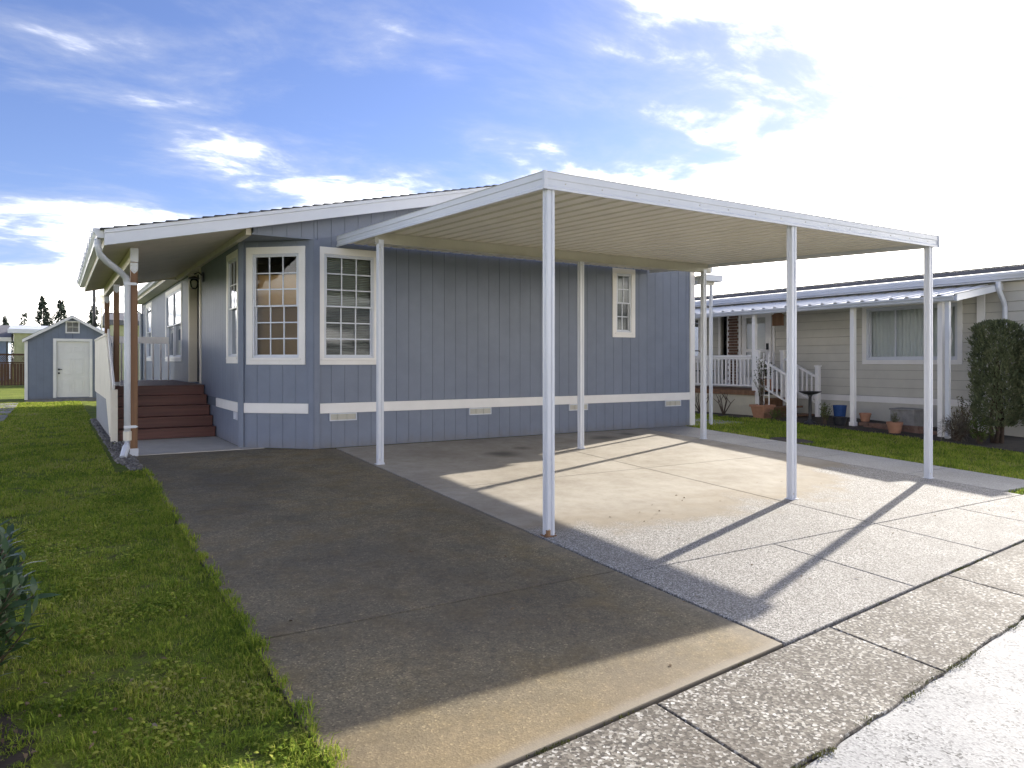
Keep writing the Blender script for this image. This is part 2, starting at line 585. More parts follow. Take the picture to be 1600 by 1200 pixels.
            smooth_c = mixc(t, om.outputs[0], smooth_c, (0.10, 0.09, 0.075))
        base = mixc(t, worn, smooth_c, agg)
        hgt = mixc(t, worn, math_node(t, 'MULTIPLY', fine, 0.35), mixc(t, 0.6, fine, edge))
        rough, bs = 0.80, 0.4
        p.inputs['Specular IOR Level'].default_value = 0.2
    elif kind == 'apron':
        agg = ramp_node(t, cell, [(0.0, (0.05, 0.045, 0.04)), (0.4, (0.13, 0.115, 0.095)), (0.7, (0.24, 0.215, 0.175)), (0.9, (0.42, 0.40, 0.35)), (1.0, (0.7, 0.68, 0.63))])
        base = mixc(t, ramp_node(t, blot2, [(0.35, (0, 0, 0)), (0.7, (0.6, 0.6, 0.6))]), agg, (0.12, 0.10, 0.078))
        wm = noise(t, 2.3, 7, 0.7, pos, stretch=(0.7, 2.2, 1))
        base = mixc(t, ramp_node(t, wm, [(0.62, (0, 0, 0)), (0.70, (0.75, 0.75, 0.75))]), base, (0.52, 0.50, 0.46))
        hgt = mixc(t, 0.75, fine, edge)
        rough, bs = 0.78, 0.3
        p.inputs['Specular IOR Level'].default_value = 0.25
    elif kind == 'road':
        agg = ramp_node(t, cell, [(0.0, (0.015, 0.015, 0.015)), (0.16, (0.08, 0.08, 0.078)), (0.34, (0.26, 0.257, 0.25)), (1.0, (0.46, 0.455, 0.445))])
        base = mixc(t, ramp_node(t, noise(t, 9, 8, 0.75, pos), [(0.36, (0, 0, 0)), (0.6, (0.9, 0.9, 0.9))]), agg, (0.35, 0.346, 0.338))
        hgt = mixc(t, 0.7, fine, edge)
        rough, bs = 0.75, 0.4
        p.inputs['Specular IOR Level'].default_value = 0.3
    elif kind == 'pad':
        base = ramp_node(t, blot2, [(0.3, (0.46, 0.41, 0.335)), (0.7, (0.58, 0.53, 0.45))])
        hgt = fine
        rough, bs = 0.7, 0.25
    else:
        base = ramp_node(t, blot, [(0.3, (0.25, 0.24, 0.22)), (0.7, (0.36, 0.345, 0.32))])
        sp = ramp_node(t, cell, [(0.0, (0.75, 0.75, 0.75)), (0.8, (1.05, 1.05, 1.05)), (1.0, (1.4, 1.4, 1.4))])
        base = mixc(t, 1.0, base, sp, 'MULTIPLY')
        hgt = mixc(t, 0.4, fine, edge)
        rough, bs = 0.65, 0.3
    t.links.new(base, p.inputs['Base Color'])
    rv = math_node(t, 'ADD', math_node(t, 'MULTIPLY', blot2, 0.25), rough - 0.12)
    t.links.new(rv, p.inputs['Roughness'])
    add_bump(t, p, hgt, bs, 0.004)
    return m


for k in ('old', 'mixed', 'walk', 'apron', 'road', 'pad'):
    M[k] = concrete('concrete_' + k, k)


def leafy(name, stops, rough=0.5, trans=0.25, spec=0.35):
    m, t, p, out = mat_base(name)
    g = t.nodes.new('ShaderNodeNewGeometry')
    big = noise(t, 1.5, 8, 0.74, g.outputs['Position'])
    f = math_node(t, 'ADD', math_node(t, 'MULTIPLY', g.outputs['Random Per Island'], 0.4), math_node(t, 'MULTIPLY', math_node(t, 'SUBTRACT', big, 0.25), 1.2))
    c = ramp_node(t, f, stops)
    t.links.new(c, p.inputs['Base Color'])
    p.inputs['Roughness'].default_value = rough
    p.inputs['Specular IOR Level'].default_value = spec
    tl = N(t, 'ShaderNodeBsdfTranslucent')
    t.links.new(c, tl.inputs[0])
    mx = N(t, 'ShaderNodeMixShader')
    mx.inputs[0].default_value = trans
    t.links.new(p.outputs[0], mx.inputs[1])
    t.links.new(tl.outputs[0], mx.inputs[2])
    t.links.new(mx.outputs[0], out.inputs[0])
    return m


M['grass'] = leafy('grass_blades', [(0.26, (0.13, 0.20, 0.028)), (0.42, (0.25, 0.345, 0.04)), (0.56, (0.37, 0.43, 0.062)), (0.70, (0.44, 0.42, 0.10)), (0.9, (0.50, 0.44, 0.22))], 0.75, 0.45, 0.12)
M['moss'] = leafy('moss_wisps', [(0.2, (0.05, 0.06, 0.015)), (0.55, (0.11, 0.12, 0.03)), (0.9, (0.19, 0.17, 0.06))], 0.9, 0.2, 0.1)
M['laurel'] = leafy('laurel_leaf', [(0.2, (0.03, 0.06, 0.022)), (0.6, (0.06, 0.105, 0.04)), (0.95, (0.14, 0.18, 0.06))], 0.35, 0.2, 0.45)
M['cypress'] = leafy('cypress_spray', [(0.2, (0.07, 0.088, 0.044)), (0.5, (0.15, 0.175, 0.088)), (0.9, (0.26, 0.25, 0.14))], 0.6, 0.15)
M['fir'] = leafy('fir_needles', [(0.2, (0.03, 0.045, 0.035)), (0.6, (0.055, 0.078, 0.055)), (0.95, (0.09, 0.115, 0.075))], 0.7, 0.15)
M['shrub'] = leafy('shrub_leaf', [(0.2, (0.055, 0.085, 0.022)), (0.6, (0.13, 0.17, 0.045)), (0.95, (0.22, 0.23, 0.085))], 0.75, 0.3, 0.15)
M['drygrass'] = leafy('dry_grass', [(0.2, (0.10, 0.085, 0.06)), (0.6, (0.19, 0.165, 0.12)), (0.95, (0.3, 0.26, 0.18))], 0.7, 0.2)
M['redtip'] = leafy('russet_leaf', [(0.2, (0.06, 0.07, 0.02)), (0.6, (0.14, 0.12, 0.035)), (0.95, (0.25, 0.14, 0.05))], 0.5, 0.2)
M['pebble'] = leafy('pebble', [(0.15, (0.07, 0.065, 0.06)), (0.5, (0.17, 0.155, 0.135)), (0.9, (0.34, 0.32, 0.29))], 0.75, 0.0)
M['leaf_litter'] = leafy('dead_leaf', [(0.1, (0.08, 0.05, 0.03)), (0.6, (0.22, 0.15, 0.08)), (0.95, (0.5, 0.45, 0.36))], 0.7, 0.1)


def lawn_ground(name):
    m, t, p, _ = mat_base(name)
    a = noise(t, 1.1, 7, 0.62)
    b = noise(t, 14, 6, 0.7)
    c = noise(t, 90, 3, 0.7)
    base = ramp_node(t, a, [(0.3, (0.10, 0.145, 0.018)), (0.5, (0.17, 0.22, 0.028)), (0.7, (0.25, 0.275, 0.045))])
    base = mixc(t, ramp_node(t, b, [(0.48, (0, 0, 0)), (0.66, (0.85, 0.85, 0.85))]), base, (0.10, 0.078, 0.045))
    base = mixc(t, 1.0, base, ramp_node(t, c, [(0.25, (0.55, 0.55, 0.55)), (0.75, (1.35, 1.35, 1.3))]), 'MULTIPLY')
    t.links.new(base, p.inputs['Base Color'])
    p.inputs['Roughness'].default_value = 0.9
    p.inputs['Specular IOR Level'].default_value = 0.15
    add_bump(t, p, mixc(t, 0.5, b, c), 0.9, 0.03)
    return m


M['lawn'] = lawn_ground('lawn_turf')

# ------------------------------------------------------------------ ground, road, slabs


def structure(o):
    o['kind'] = 'structure'
    return o


def sheet(name, x0, x1, y0, y1, nx, ny, zf, mat):
    xs, ys = np.linspace(x0, x1, nx + 1), np.linspace(y0, y1, ny + 1)
    vs = [(x, y, zf(x, y)) for y in ys for x in xs]
    w = nx + 1
    fs = [(j * w + i, j * w + i + 1, (j + 1) * w + i + 1, (j + 1) * w + i) for j in range(ny) for i in range(nx)]
    m = MB()
    m.v, m.f = vs, fs
    return m.build(name, mat, smooth=True)


def terrain():
    xs = [-600, -150, -40, -10, 0, 10, 20, 40, 150, 600]
    ys = [-400, -60, -10, 0.5, 10.47, 16, 30, 60, 150, 900]
    m = MB()
    m.v = [(x, y, T(y) - 0.05) for y in ys for x in xs]
    w = len(xs)
    m.f = [(j * w + i, j * w + i + 1, (j + 1) * w + i + 1, (j + 1) * w + i) for j in range(len(ys) - 1) for i in range(w - 1)]
    structure(m.build('ground', M['lawn']))


terrain()


def bump_noise(x, y, s=1.0):
    return (math.sin(x * 3.1 + 1.3 * math.sin(y * 2.3)) + math.sin(y * 4.3 + 1.7 * math.sin(x * 1.9)) + 0.6 * math.sin(x * 9.1 + y * 7.7)) * 0.005 * s


def lawn_z(x, y):
    return T(y) - 0.018 + bump_noise(x, y)


structure(sheet('lawn', -9, 0.90, 1.6, 27.5, 66, 172, lawn_z, M['lawn']))
structure(sheet('lawn', 10.50, 13.25, 4.30, 24, 18, 100, lawn_z, M['lawn']))
structure(sheet('lawn', 9.47, 30, 3.75, 4.26, 40, 4, lawn_z, M['lawn']))


def end_y(x):
    return 2.31 + 0.111 * x


def road_y(x):
    return 1.954 + 0.1285 * (x - 3.035)


def slab(parent, pts, mat, name='slab', th=0.09, dz=0.0, gap=0.005, bevel=0.006, dens=1):
    c = sum((Vector((p[0], p[1])) for p in pts), Vector((0, 0))) / len(pts)
    q = []
    for p in pts:
        d = Vector((p[0], p[1])) - c
        q.append((p[0] - math.copysign(gap, d.x), p[1] - math.copysign(gap, d.y)))
    m = MB()
    m.prism([(x, y, T(y) - th) for x, y in q], (0, 0, th + dz))
    return m.build(name, mat, parent, bevel=bevel)


def driveway():
    m = MB()
    base = [(0.93, end_y(0.93) + .02), (9.40, end_y(9.4) + .02), (9.40, 10.44), (0.93, 10.44)]
    m.prism([(x, y, T(y) - 0.14) for x, y in base], (0, 0, 0.115))
    d = structure(m.build('driveway', M['soil']))
    a, b, c, e = 0.905, 3.475, 6.55, 9.41
    b0, b = b, b - .007
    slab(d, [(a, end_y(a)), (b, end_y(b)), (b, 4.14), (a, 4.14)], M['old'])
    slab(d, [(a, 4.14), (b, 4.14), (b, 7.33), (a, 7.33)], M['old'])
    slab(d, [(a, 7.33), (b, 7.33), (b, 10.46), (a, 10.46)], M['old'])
    slab(d, [(a, 10.46), (3.16, 10.46), (2.60, 10.97), (a, 11.0)], M['old'])
    b = b0 + .004
    for x0, x1 in ((b, 5.10), (5.10, c), (c, 7.97), (7.97, 9.47)):
        slab(d, [(x0, end_y(x0)), (x1, end_y(x1)), (x1, 4.07), (x0, 4.07)], M['mixed'])
    for x0, x1 in ((b, c), (c, e)):
        slab(d, [(x0, 4.07), (x1, 4.07), (x1, 7.25), (x0, 7.25)], M['mixed'])
        slab(d, [(x0, 7.25), (x1, 7.25), (x1, 10.455), (x0, 10.455)], M['mixed'])
    # entry pad before the steps
    m = MB()
    m.box(0.92, 2.30, 11.03, 13.02, 0.10, 0.175)
    p = structure(m.build('entry_pad', M['soil']))
    slab(p, [(0.90, 11.0), (2.60, 10.97), (2.31, 11.25), (2.31, 11.75), (0.90, 11.75)], M['pad'], dz=0.006)
    slab(p, [(0.90, 11.75), (2.31, 11.75), (2.31, 13.1), (0.90, 13.1)], M['pad'], dz=0.006)
    # side walk along the lawn
    m = MB()
    m.prism([(9.43, 4.3, T(4.3) - 0.14), (10.48, 4.3, T(4.3) - 0.14), (10.48, 10.47, T(10.47) - 0.14), (9.43, 10.47, T(10.47) - 0.14)], (0, 0, 0.11))
    s = structure(m.build('footpath', M['soil']))
    ys = [4.27, 5.45, 6.85, 8.25, 9.3, 10.47]
    for y0, y1 in zip(ys, ys[1:]):
        slab(s, [(9.415, y0), (10.50, y0), (10.50, y1), (9.415, y1)], M['walk'])
    ys = [10.47, 11.9, 13.3, 14.7, 16.1, 18]
    for y0, y1 in zip(ys, ys[1:]):
        slab(s, [(10.75, y0), (12.2, y0), (12.2, y1), (10.75, y1)], M['walk'])
    slab(s, [(9.415, 10.48), (10.70, 10.48), (10.70, 10.50), (9.415, 10.50)], M['walk'])


driveway()


def street():
    m = MB()
    xs = list(np.linspace(-60, 60, 121))
    off = [0.0, -1.2, -3.0, -7.5]
    for x in xs:
        for o in off:
            y = road_y(x) + o
            m.v.append((x, y, T(y) - 0.022))
    k = len(off)
    for i in range(len(xs) - 1):
        for j in range(k - 1):
            a = i * k + j
            m.f.append((a, a + 1, a + k + 1, a + k))
    structure(m.build('road', M['road'], smooth=True))
    m = MB()
    x0, x1 = -12, 30
    m.prism([(x0, road_y(x0), T(road_y(x0)) - 0.13), (x1, road_y(x1), T(road_y(x1)) - 0.13), (x1, end_y(x1), T(end_y(x1)) - 0.13), (x0, end_y(x0), T(end_y(x0)) - 0.13)], (0, 0, 0.09))
    s = structure(m.build('gutter_strip', M['soil']))
    xj = [-6, -4.3, -2.7, -1.1, 0.65, 2.38, 3.93, 5.6, 7.2, 8.8, 10.4, 12.5, 15, 20]
    for a, b in zip(xj, xj[1:]):
        # ragged street edge: several points
        n = 12
        r = random.Random(int(a * 10))
        low = [(a + (b - a) * i / n, road_y(a + (b - a) * i / n) + r.uniform(-0.018, 0.018)) for i in range(n + 1)]
        high = [(a + (b - a) * i / 4, end_y(a + (b - a) * i / 4) - 0.012 + r.uniform(-0.004, 0.004)) for i in range(5)]
        pts = low + high[::-1]
        slab(s, pts, M['apron'], dz=-0.006, gap=0.004, bevel=0.008)


street()

# ------------------------------------------------------------------ wall builder


def frame(P0, t, n):
    P0, t, n = Vector(P0), Vector(t).normalized(), Vector(n).normalized()

    def F(u, w, z):
        return (P0.x + t.x * u + n.x * w, P0.y + t.y * u + n.y * w, z)
    F.n = n
    F.t = t
    return F


def cells(ua, ub, zlo, ztop, openings, zsplits=()):
    """solid z-intervals of a column; top may slope"""
    ha, hb = ztop(ua + 1e-4), ztop(ub - 1e-4)
    mid = (ua + ub) / 2
    cuts = sorted((max(o[2], zlo), o[3]) for o in openings if o[0] < mid < o[1])
    out = []
    z = zlo
    for c0, c1 in cuts:
        if c0 > z + 1e-3:
            out.append((z, c0, c0))
        z = max(z, c1)
    if min(ha, hb) > z:
        out.append((z, ha, hb))
    res = []
    for z0, za, zb in out:
        cur = z0
        for s0, s1 in zsplits:
            if cur < s0 < min(za, zb):
                res.append((cur, s0, s0))
                cur = s1
        if min(za, zb) > cur + 1e-3:
            res.append((cur, za, zb))
    return res


def make_wall(house, F, name, u0, u1, zlo, ztop, openings, pitch, mat, matback, breaks=(), zsplits=(), back=0.10, plank='siding_plank', th=0.009, gap=0.0055, phase=0.0):
    us = sorted({u0, u1, *[o[0] for o in openings if u0 < o[0] < u1], *[o[1] for o in openings if u0 < o[1] < u1], *[b for b in breaks if u0 < b < u1]})
    m = MB()
    for a, b in zip(us, us[1:]):
        for z0, za, zb in cells(a, b, zlo, ztop, openings):
            m.hexa([F(a, -back, z0), F(b, -back, z0), F(b, 0, z0), F(a, 0, z0), F(a, -back, za), F(b, -back, zb), F(b, 0, zb), F(a, 0, za)])
    w = m.build(name, matback, house)
    if not pitch:
        return w
    grid = list(np.arange(u0 + phase, u1, pitch))
    us2 = sorted({round(x, 4) for x in [*us, *grid]})
    gridset = {round(g, 4) for g in grid}
    for a, b in zip(us2, us2[1:]):
        ga = gap / 2 if a in gridset or a == us2[0] else 0.0
        gb = gap / 2 if b in gridset or b == us2[-1] else 0.0
        if b - a < 0.02:
            continue
        for z0, za, zb in cells(a, b, zlo, ztop, openings, zsplits):
            m = MB()
            m.hexa([F(a + ga, 0.0, z0 + .002), F(b - gb, 0.0, z0 + .002), F(b - gb, th, z0 + .002), F(a + ga, th, z0 + .002),
                    F(a + ga, 0.0, za), F(b - gb, 0.0, zb), F(b - gb, th, zb), F(a + ga, th, za)])
            m.build(plank, mat, w)
    return w


def rect_frame(m, F, u0, u1, z0, z1, wd, w0, w1, bottom=None):
    bt = wd if bottom is None else bottom
    def b(a, c, e, g):
        m.hexa([F(a, w0, e), F(c, w0, e), F(c, w1, e), F(a, w1, e), F(a, w0, g), F(c, w0, g), F(c, w1, g), F(a, w1, g)])
    b(u0, u1, z1 - wd, z1)
    b(u0, u1, z0, z0 + bt)
    b(u0, u0 + wd, z0 + bt, z1 - wd)
    b(u1 - wd, u1, z0 + bt, z1 - wd)


def pbox(m, F, a, c, w0, w1, e, g):
    m.hexa([F(a, w0, e), F(c, w0, e), F(c, w1, e), F(a, w1, e), F(a, w0, g), F(c, w0, g), F(c, w1, g), F(a, w1, g)])


def pane(F, u0, u1, w, z0, z1, parent, mat=None, name='pane'):
    m = MB()
    m.v = [F(u0, w, z0), F(u1, w, z0), F(u1, w, z1), F(u0, w, z1)]
    m.f = [(0, 1, 2, 3)]
    return m.build(name, mat or M['glass'], parent)


def window(house, F, u0, u1, z0, z1, trim=0.10, grid=(3, 3), grid_low=None, inside='blind', screen=True, trim_mat=None, mull=0):
    """double hung window; u0..z1 are the outside of the trim.  returns the opening"""
    tm = trim_mat or M['trim']
    m = MB()
    rect_frame(m, F, u0, u1, z0, z1, trim, 0.0, 0.024)
    win = m.build('window', tm, house, bevel=0.004)
    a, b, c, d = u0 + trim, u1 - trim, z0 + trim, z1 - trim
    m = MB()
    rect_frame(m, F, a + .001, b - .001, c + .001, d - .001, 0.022, -0.085, 0.012)
    m.build('frame', M['metal'], win, bevel=0.003)
    m = MB()
    pbox(m, F, u0 + trim * .6, u1 - trim * .6, 0.024, 0.038, z0 + trim * .62, z0 + trim * .9)
    m.build('sill', tm, win, bevel=0.003)
    a, b, c, d = a + .023, b - .023, c + .023, d - .023
    mid = (c + d) / 2
    spans = [(a, b)] if not mull else [(a, (a + b) / 2 - .03), ((a + b) / 2 + .03, b)]
    if mull:
        m = MB()
        pbox(m, F, (a + b) / 2 - .03, (a + b) / 2 + .03, -0.085, 0.015, c, d)
        m.build('mullion', M['metal'], win)
    for a, b in spans:
        for k, (e, g, w, gr) in enumerate(((mid - .015, d, -0.010, grid), (c, mid + .015, -0.040, grid_low or grid))):
            m = MB()
            rect_frame(m, F, a, b, e, g, 0.022, w - .013, w + .013)
            m.build('sash', M['metal'], win, bevel=0.002)
            ia, ib, ie, ig = a + .022, b - .022, e + .022, g - .022
            pane(F, ia, ib, w, ie, ig, win)
            for i in range(1, gr[0]):
                u = ia + (ib - ia) * i / gr[0]
                m = MB()
                pbox(m, F, u - .009, u + .009, w - .009, w + .006, ie, ig)
                m.build('muntin', M['metal'], win)
            for j in range(1, gr[1]):
                z = ie + (ig - ie) * j / gr[1]
                m = MB()
                pbox(m, F, ia, ib, w - .0088, w + .0058, z - .009, z + .009)
                m.build('muntin', M['metal'], win)
        if screen:
            pane(F, a + .012, b - .012, -0.060, c + .012, mid - .02, win, M['screen'], 'insect_screen')
    a, b = spans[0][0], spans[-1][1]
    if inside == 'blind':
        m = MB()
        z = c + .02
        while z < d - .02:
            m.hexa([F(a, -0.112, z + .016), F(b, -0.112, z + .016), F(b, -0.098, z), F(a, -0.098, z),
                    F(a, -0.112, z + .018), F(b, -0.112, z + .018), F(b, -0.098, z + .002), F(a, -0.098, z + .002)])
            z += 0.025
        o = m.build('blind', M['blind'], win)
        o['kind'] = 'stuff'
    elif inside in ('tan', 'curtain'):
        top = d + .02 if inside == 'curtain' else d - (d - mid) * 0.36
        m = MB()
        n = 60
        for i in range(n + 1):
            u = a - .05 + (b - a + .1) * i / n
            w = -0.14 + (0.018 * math.sin(i * 1.05) if inside == 'curtain' else 0.004 * math.sin(i * .3))
            m.v += [F(u, w, c - .05), F(u, w, top)]
        m.f = [(2 * i, 2 * i + 2, 2 * i + 3, 2 * i + 1) for i in range(n)]
        m.build('curtain' if inside == 'curtain' else 'roller_shade', M['curtain'] if inside == 'curtain' else M['tan_shade'], win, smooth=True)
    return win


def opening(u0, u1, z0, z1, trim=0.10):
    return (u0 + trim - .0005, u1 - trim + .0005, z0 + trim - .0005, z1 - trim + .0005)


# ------------------------------------------------------------------ the blue-grey manufactured house
GZ = 0.222
RIDGE = 6.5


def zf(x):
    return 2.891 + 0.2205 * ((x if x <= RIDGE else 2 * RIDGE - x) - 0.515)


def build_house():
    H = thing('house', 'blue-grey manufactured house with white trimmed windows behind the carport', 'house', (6.5, 10.47, GZ))
    sp = [(0.727, 0.875)]
    P = 0.2032
    # gable wall
    F = frame((0, 10.47, 0), (1, 0, 0), (0, -1, 0))
    wins = [(3.207, 4.165, 1.431, 3.135), (8.663, 9.206, 1.924, 3.196)]
    ops = [opening(*w) for w in wins]
    top = lambda x: zf(x) + 0.06
    make_wall(H, F, 'gable_wall', 3.16, 10.73, GZ, top, ops, P, M['siding'], M['groove'], breaks=(RIDGE,), zsplits=sp, phase=0.05)
    make_wall(H, F, 'gable_wall', 2.32, 3.16, 3.225, top, [], P, M['siding'], M['groove'], phase=0.05)
    window(H, F, *wins[0], grid=(3, 3), inside='blind')
    window(H, F, *wins[1], grid=(2, 2), inside='curtain', trim=0.095)
    def strip(F, name, u0, u1, z0, z1, mat, w1=0.03, w0=0.0, bev=0.003):
        m = MB()
        pbox(m, F, u0, u1, w0, w1, z0, z1)
        return m.build(name, mat, H, bevel=bev)
    strip(F, 'belly_band', 3.245, 10.62, 0.729, 0.873, M['trim'])
    strip(F, 'corner_trim', 3.155, 3.24, GZ, 3.225, M['siding'], 0.032)
    strip(F, 'corner_trim', 10.622, 10.745, GZ, zf(10.73), M['trim'], 0.034)
    for k in range(4):
        u = (3.383, 5.682, 7.676, 9.958)[k]
        m = MB()
        rect_frame(m, F, u, u + .41, 0.615, 0.726, 0.014, 0.014, 0.034)
        v = m.build('vent', M['metal'], H)
        m = MB()
        pbox(m, F, u + .014, u + .396, 0.0145, 0.018, 0.629, 0.712)
        for i in range(1, 3):
            pbox(m, F, u + .41 * i / 3 - .012, u + .41 * i / 3 + .012, 0.018, 0.032, 0.629, 0.712)
        for i in range(5):
            pbox(m, F, u + .016, u + .394, 0.0181, 0.026, 0.634 + i * .016, 0.640 + i * .016)
        m.build('louvre', M['galv'], v)
    # cut corner of the bay
    A, B = Vector((2.32, 11.25, 0)), Vector((3.16, 10.47, 0))
    tt = (B - A).normalized()
    ln = (B - A).length
    Fb = frame(A, tt, (tt.y, -tt.x, 0))
    wb = (0.095, 1.022, 1.433, 3.14)
    make_wall(H, Fb, 'bay_wall', 0, ln, GZ, lambda u: 3.222, [opening(*wb)], P, M['siding'], M['groove'], zsplits=sp, phase=0.06)
    window(H, Fb, *wb, grid=(3, 3), inside='tan')
    strip(Fb, 'belly_band', 0.062, 1.075, 0.729, 0.873, M['trim'])
    strip(Fb, 'corner_trim', -0.02, 0.058, GZ, 3.222, M['siding'], 0.032)
    strip(Fb, 'corner_trim', 1.08, ln + .012, GZ, 3.222, M['siding'], 0.0305)
    m = MB()
    m.prism([(2.30, 10.46, 3.224), (3.18, 10.46, 3.224), (2.30, 11.27, 3.224)], (0, 0, 0.02))
    m.build('bay_soffit', M['siding'], H)
    # long left wall
    Fl = frame((2.32, 0, 0), (0, 1, 0), (-1, 0, 0))
    wl = [(11.35, 12.22, 1.45, 3.14, (2, 2), 'tan', 0), (17.03, 19.72, 1.48, 3.16, (1, 1), 'curtain', 1), (22.75, 24.2, 1.49, 3.15, (1, 1), 'curtain', 0)]
    ops = [opening(*w[:4]) for w in wl]
    dr = (14.70, 15.93, 1.07, 3.24)
    ops.append(dr)
    make_wall(H, Fl, 'side_wall', 11.25, 25.4, GZ, lambda u: zf(2.32) + .06, ops, P, M['siding'], M['groove'], zsplits=sp, phase=0.1)
    for w in wl:
        window(H, Fl, *w[:4], grid=w[4], grid_low=(1, 1), inside=w[5], mull=w[6], screen=(w[5] != 'tan'))
    strip(Fl, 'belly_band', 11.29, 13.05, 0.729, 0.873, M['trim'])
    strip(Fl, 'corner_trim', 11.24, 11.31, GZ, 3.222, M['siding'], 0.033)
    strip(Fl, 'corner_trim', 25.3, 25.4, GZ, 3.3, M['siding'], 0.03)
    m = MB()
    rect_frame(m, Fl, 11.33, 11.62, 0.615, 0.726, 0.014, 0.014, 0.034)
    pbox(m, Fl, 11.344, 11.606, 0.0145, 0.02, 0.629, 0.712)
    m.build('vent', M['metal'], H)
    # entry door
    m = MB()
    pbox(m, Fl, dr[0] - .09, dr[0], 0, 0.035, dr[2], dr[3] + .09)
    pbox(m, Fl, dr[1], dr[1] + .09, 0, 0.035, dr[2], dr[3] + .09)
    pbox(m, Fl, dr[0], dr[1], 0, 0.035, dr[3], dr[3] + .09)
    pbox(m, Fl, dr[1] - .03, dr[1] - .001, -0.16, 0.03, dr[2], dr[3])
    pbox(m, Fl, dr[0] + .001, dr[0] + .03, -0.16, 0.03, dr[2], dr[3])
    pbox(m, Fl, dr[0] + .03, dr[1] - .03, -0.16, 0.03, dr[3] - .03, dr[3] - .001)
    door = m.build('door', M['cream'], H, bevel=0.003)
    m = MB()
    pbox(m, Fl, dr[0] + .031, dr[1] - .031, -0.155, -0.115, dr[2] + .01, dr[3] - .031)
    m.build('door_leaf', M['reddoor'], door)
    for i in range(2):
        for j in range(3):
            m = MB()
            ua = dr[0] + .16 + i * .50
            za = dr[2] + .18 + j * .66
            rect_frame(m, Fl, ua, ua + .40, za, za + .54, 0.025, -0.115, -0.106)
            m.build('panel', M['reddoor'], door)
    m = MB()
    m.lathe([(0.0, 0), (0.02, 0), (0.026, .02), (0.03, .045), (0.0, .06)], (0, 0, 0), 12)
    m.v = [Fl(dr[0] + .12 + v[0], -0.115 + v[2], 2.0 + v[1]) for v in m.v]
    m.build('knob', M['galv'], door, smooth=True)
    # wall lantern
    m = MB()
    pbox(m, Fl, 14.30, 14.42, 0.014, 0.04, 2.93, 3.10)
    m.tube([Fl(14.36, .03, 3.04), Fl(14.36, .10, 3.10), Fl(14.36, .17, 3.06)], 0.012)
    m.lathe([(0.0, 0.10), (0.09, 0.07), (0.10, 0.045), (0.05, 0.04), (0.0, .04)], Fl(14.36, .17, 2.93), 12)
    lan = m.build('porch_light', M['dark'], H)
    m = MB()
    m.lathe([(0.03, -0.14), (0.065, -0.1), (0.075, 0.0), (0.05, 0.04)], Fl(14.36, .17, 2.93), 14)
    m.build('lamp_shade', M['glass'], lan, smooth=True)
    # unseen back walls close the house
    m = MB()
    m.box(10.63, 10.73, 10.58, 25.4, GZ, zf(10.73) + .05)
    m.build('side_wall', M['siding'], H)
    m = MB()
    m.prism([(2.34, 25.3, GZ), (10.62, 25.3, GZ), (10.62, 25.3, zf(10.6)), (RIDGE, 25.3, zf(RIDGE)), (2.34, 25.3, zf(2.34))], (0, .1, 0))
    m.build('gable_wall', M['siding'], H)
    m = MB()
    m.prism([(2.43, 11.36, 0.95), (3.25, 10.60, 0.95), (10.6, 10.60, 0.95), (10.6, 25.2, 0.95), (2.43, 25.2, 0.95)], (0, 0, 0.05))
    m.box(2.45, 10.6, 14.2, 14.3, 1.0, 3.3)
    m.box(5.2, 5.3, 10.62, 14.2, 1.0, 3.3)
    m.build('interior', M['room'], H)
    # ---------------- roof
    r = part_empty('roof', (RIDGE, 18, 4.3), H)
    yr0, yr1, yp = 10.2, 25.7, 17.25
    def deck_piece(x0, x1, y0, y1):
        m = MB()
        m.hexa([(x0, y0, zf(x0) + .10), (x1, y0, zf(x1) + .10), (x1, y1, zf(x1) + .10), (x0, y1, zf(x0) + .10),
                (x0, y0, zf(x0) + .19), (x1, y0, zf(x1) + .19), (x1, y1, zf(x1) + .19), (x0, y1, zf(x0) + .19)])
        m.build('roof_deck', M['soffit'], r)
    deck_piece(0.54, RIDGE, yr0 + .02, yp)
    deck_piece(2.06, RIDGE, yp, yr1)
    deck_piece(RIDGE, 11.0, yr0 + .02, yr1)
    # shingle courses
    x = 0.47
    rr = random.Random(3)
    while x < RIDGE - .02:
        x1 = min(x + 0.145, RIDGE)
        y1 = yp + .02 if x < 2.0 else yr1
        jit = rr.uniform(-0.018, 0.006)
        for sgn in (0, 1):
            a, b = (x, x1) if not sgn else (2 * RIDGE - x, 2 * RIDGE - x1)
            if sgn and x < 1.95:
                continue
            m = MB()
            y0 = yr0 - .015 + jit
            m.hexa([(a, y0, zf(a) + .193), (b, y0, zf(b) + .193), (b, y1, zf(b) + .193), (a, y1, zf(a) + .193),
                    (a, y0, zf(a) + .217), (b, y0, zf(b) + .199), (b, y1, zf(b) + .199), (a, y1, zf(a) + .217)])
            m.build('shingle_course', M['shingle'], r)
        x = x1
    m = MB()
    m.prism([(RIDGE - .15, yr0 - .02, zf(RIDGE - .15) + .205), (RIDGE, yr0 - .02, zf(RIDGE) + .23), (RIDGE + .15, yr0 - .02, zf(RIDGE + .15) + .205), (RIDGE, yr0 - .02, zf(RIDGE) + .2)], (0, yr1 - yr0 + .02, 0))
    m.build('ridge_cap', M['shingle'], r)
    m = MB()
    zz = zf(1.75) + .2
    m.prism([(1.60, 10.9, zz - .05), (1.92, 10.9, zz + .03), (1.90, 10.9, zz + .12), (1.66, 10.9, zz + .09)], (0, .32, 0))
    m.build('roof_vent', M['dark'], r)
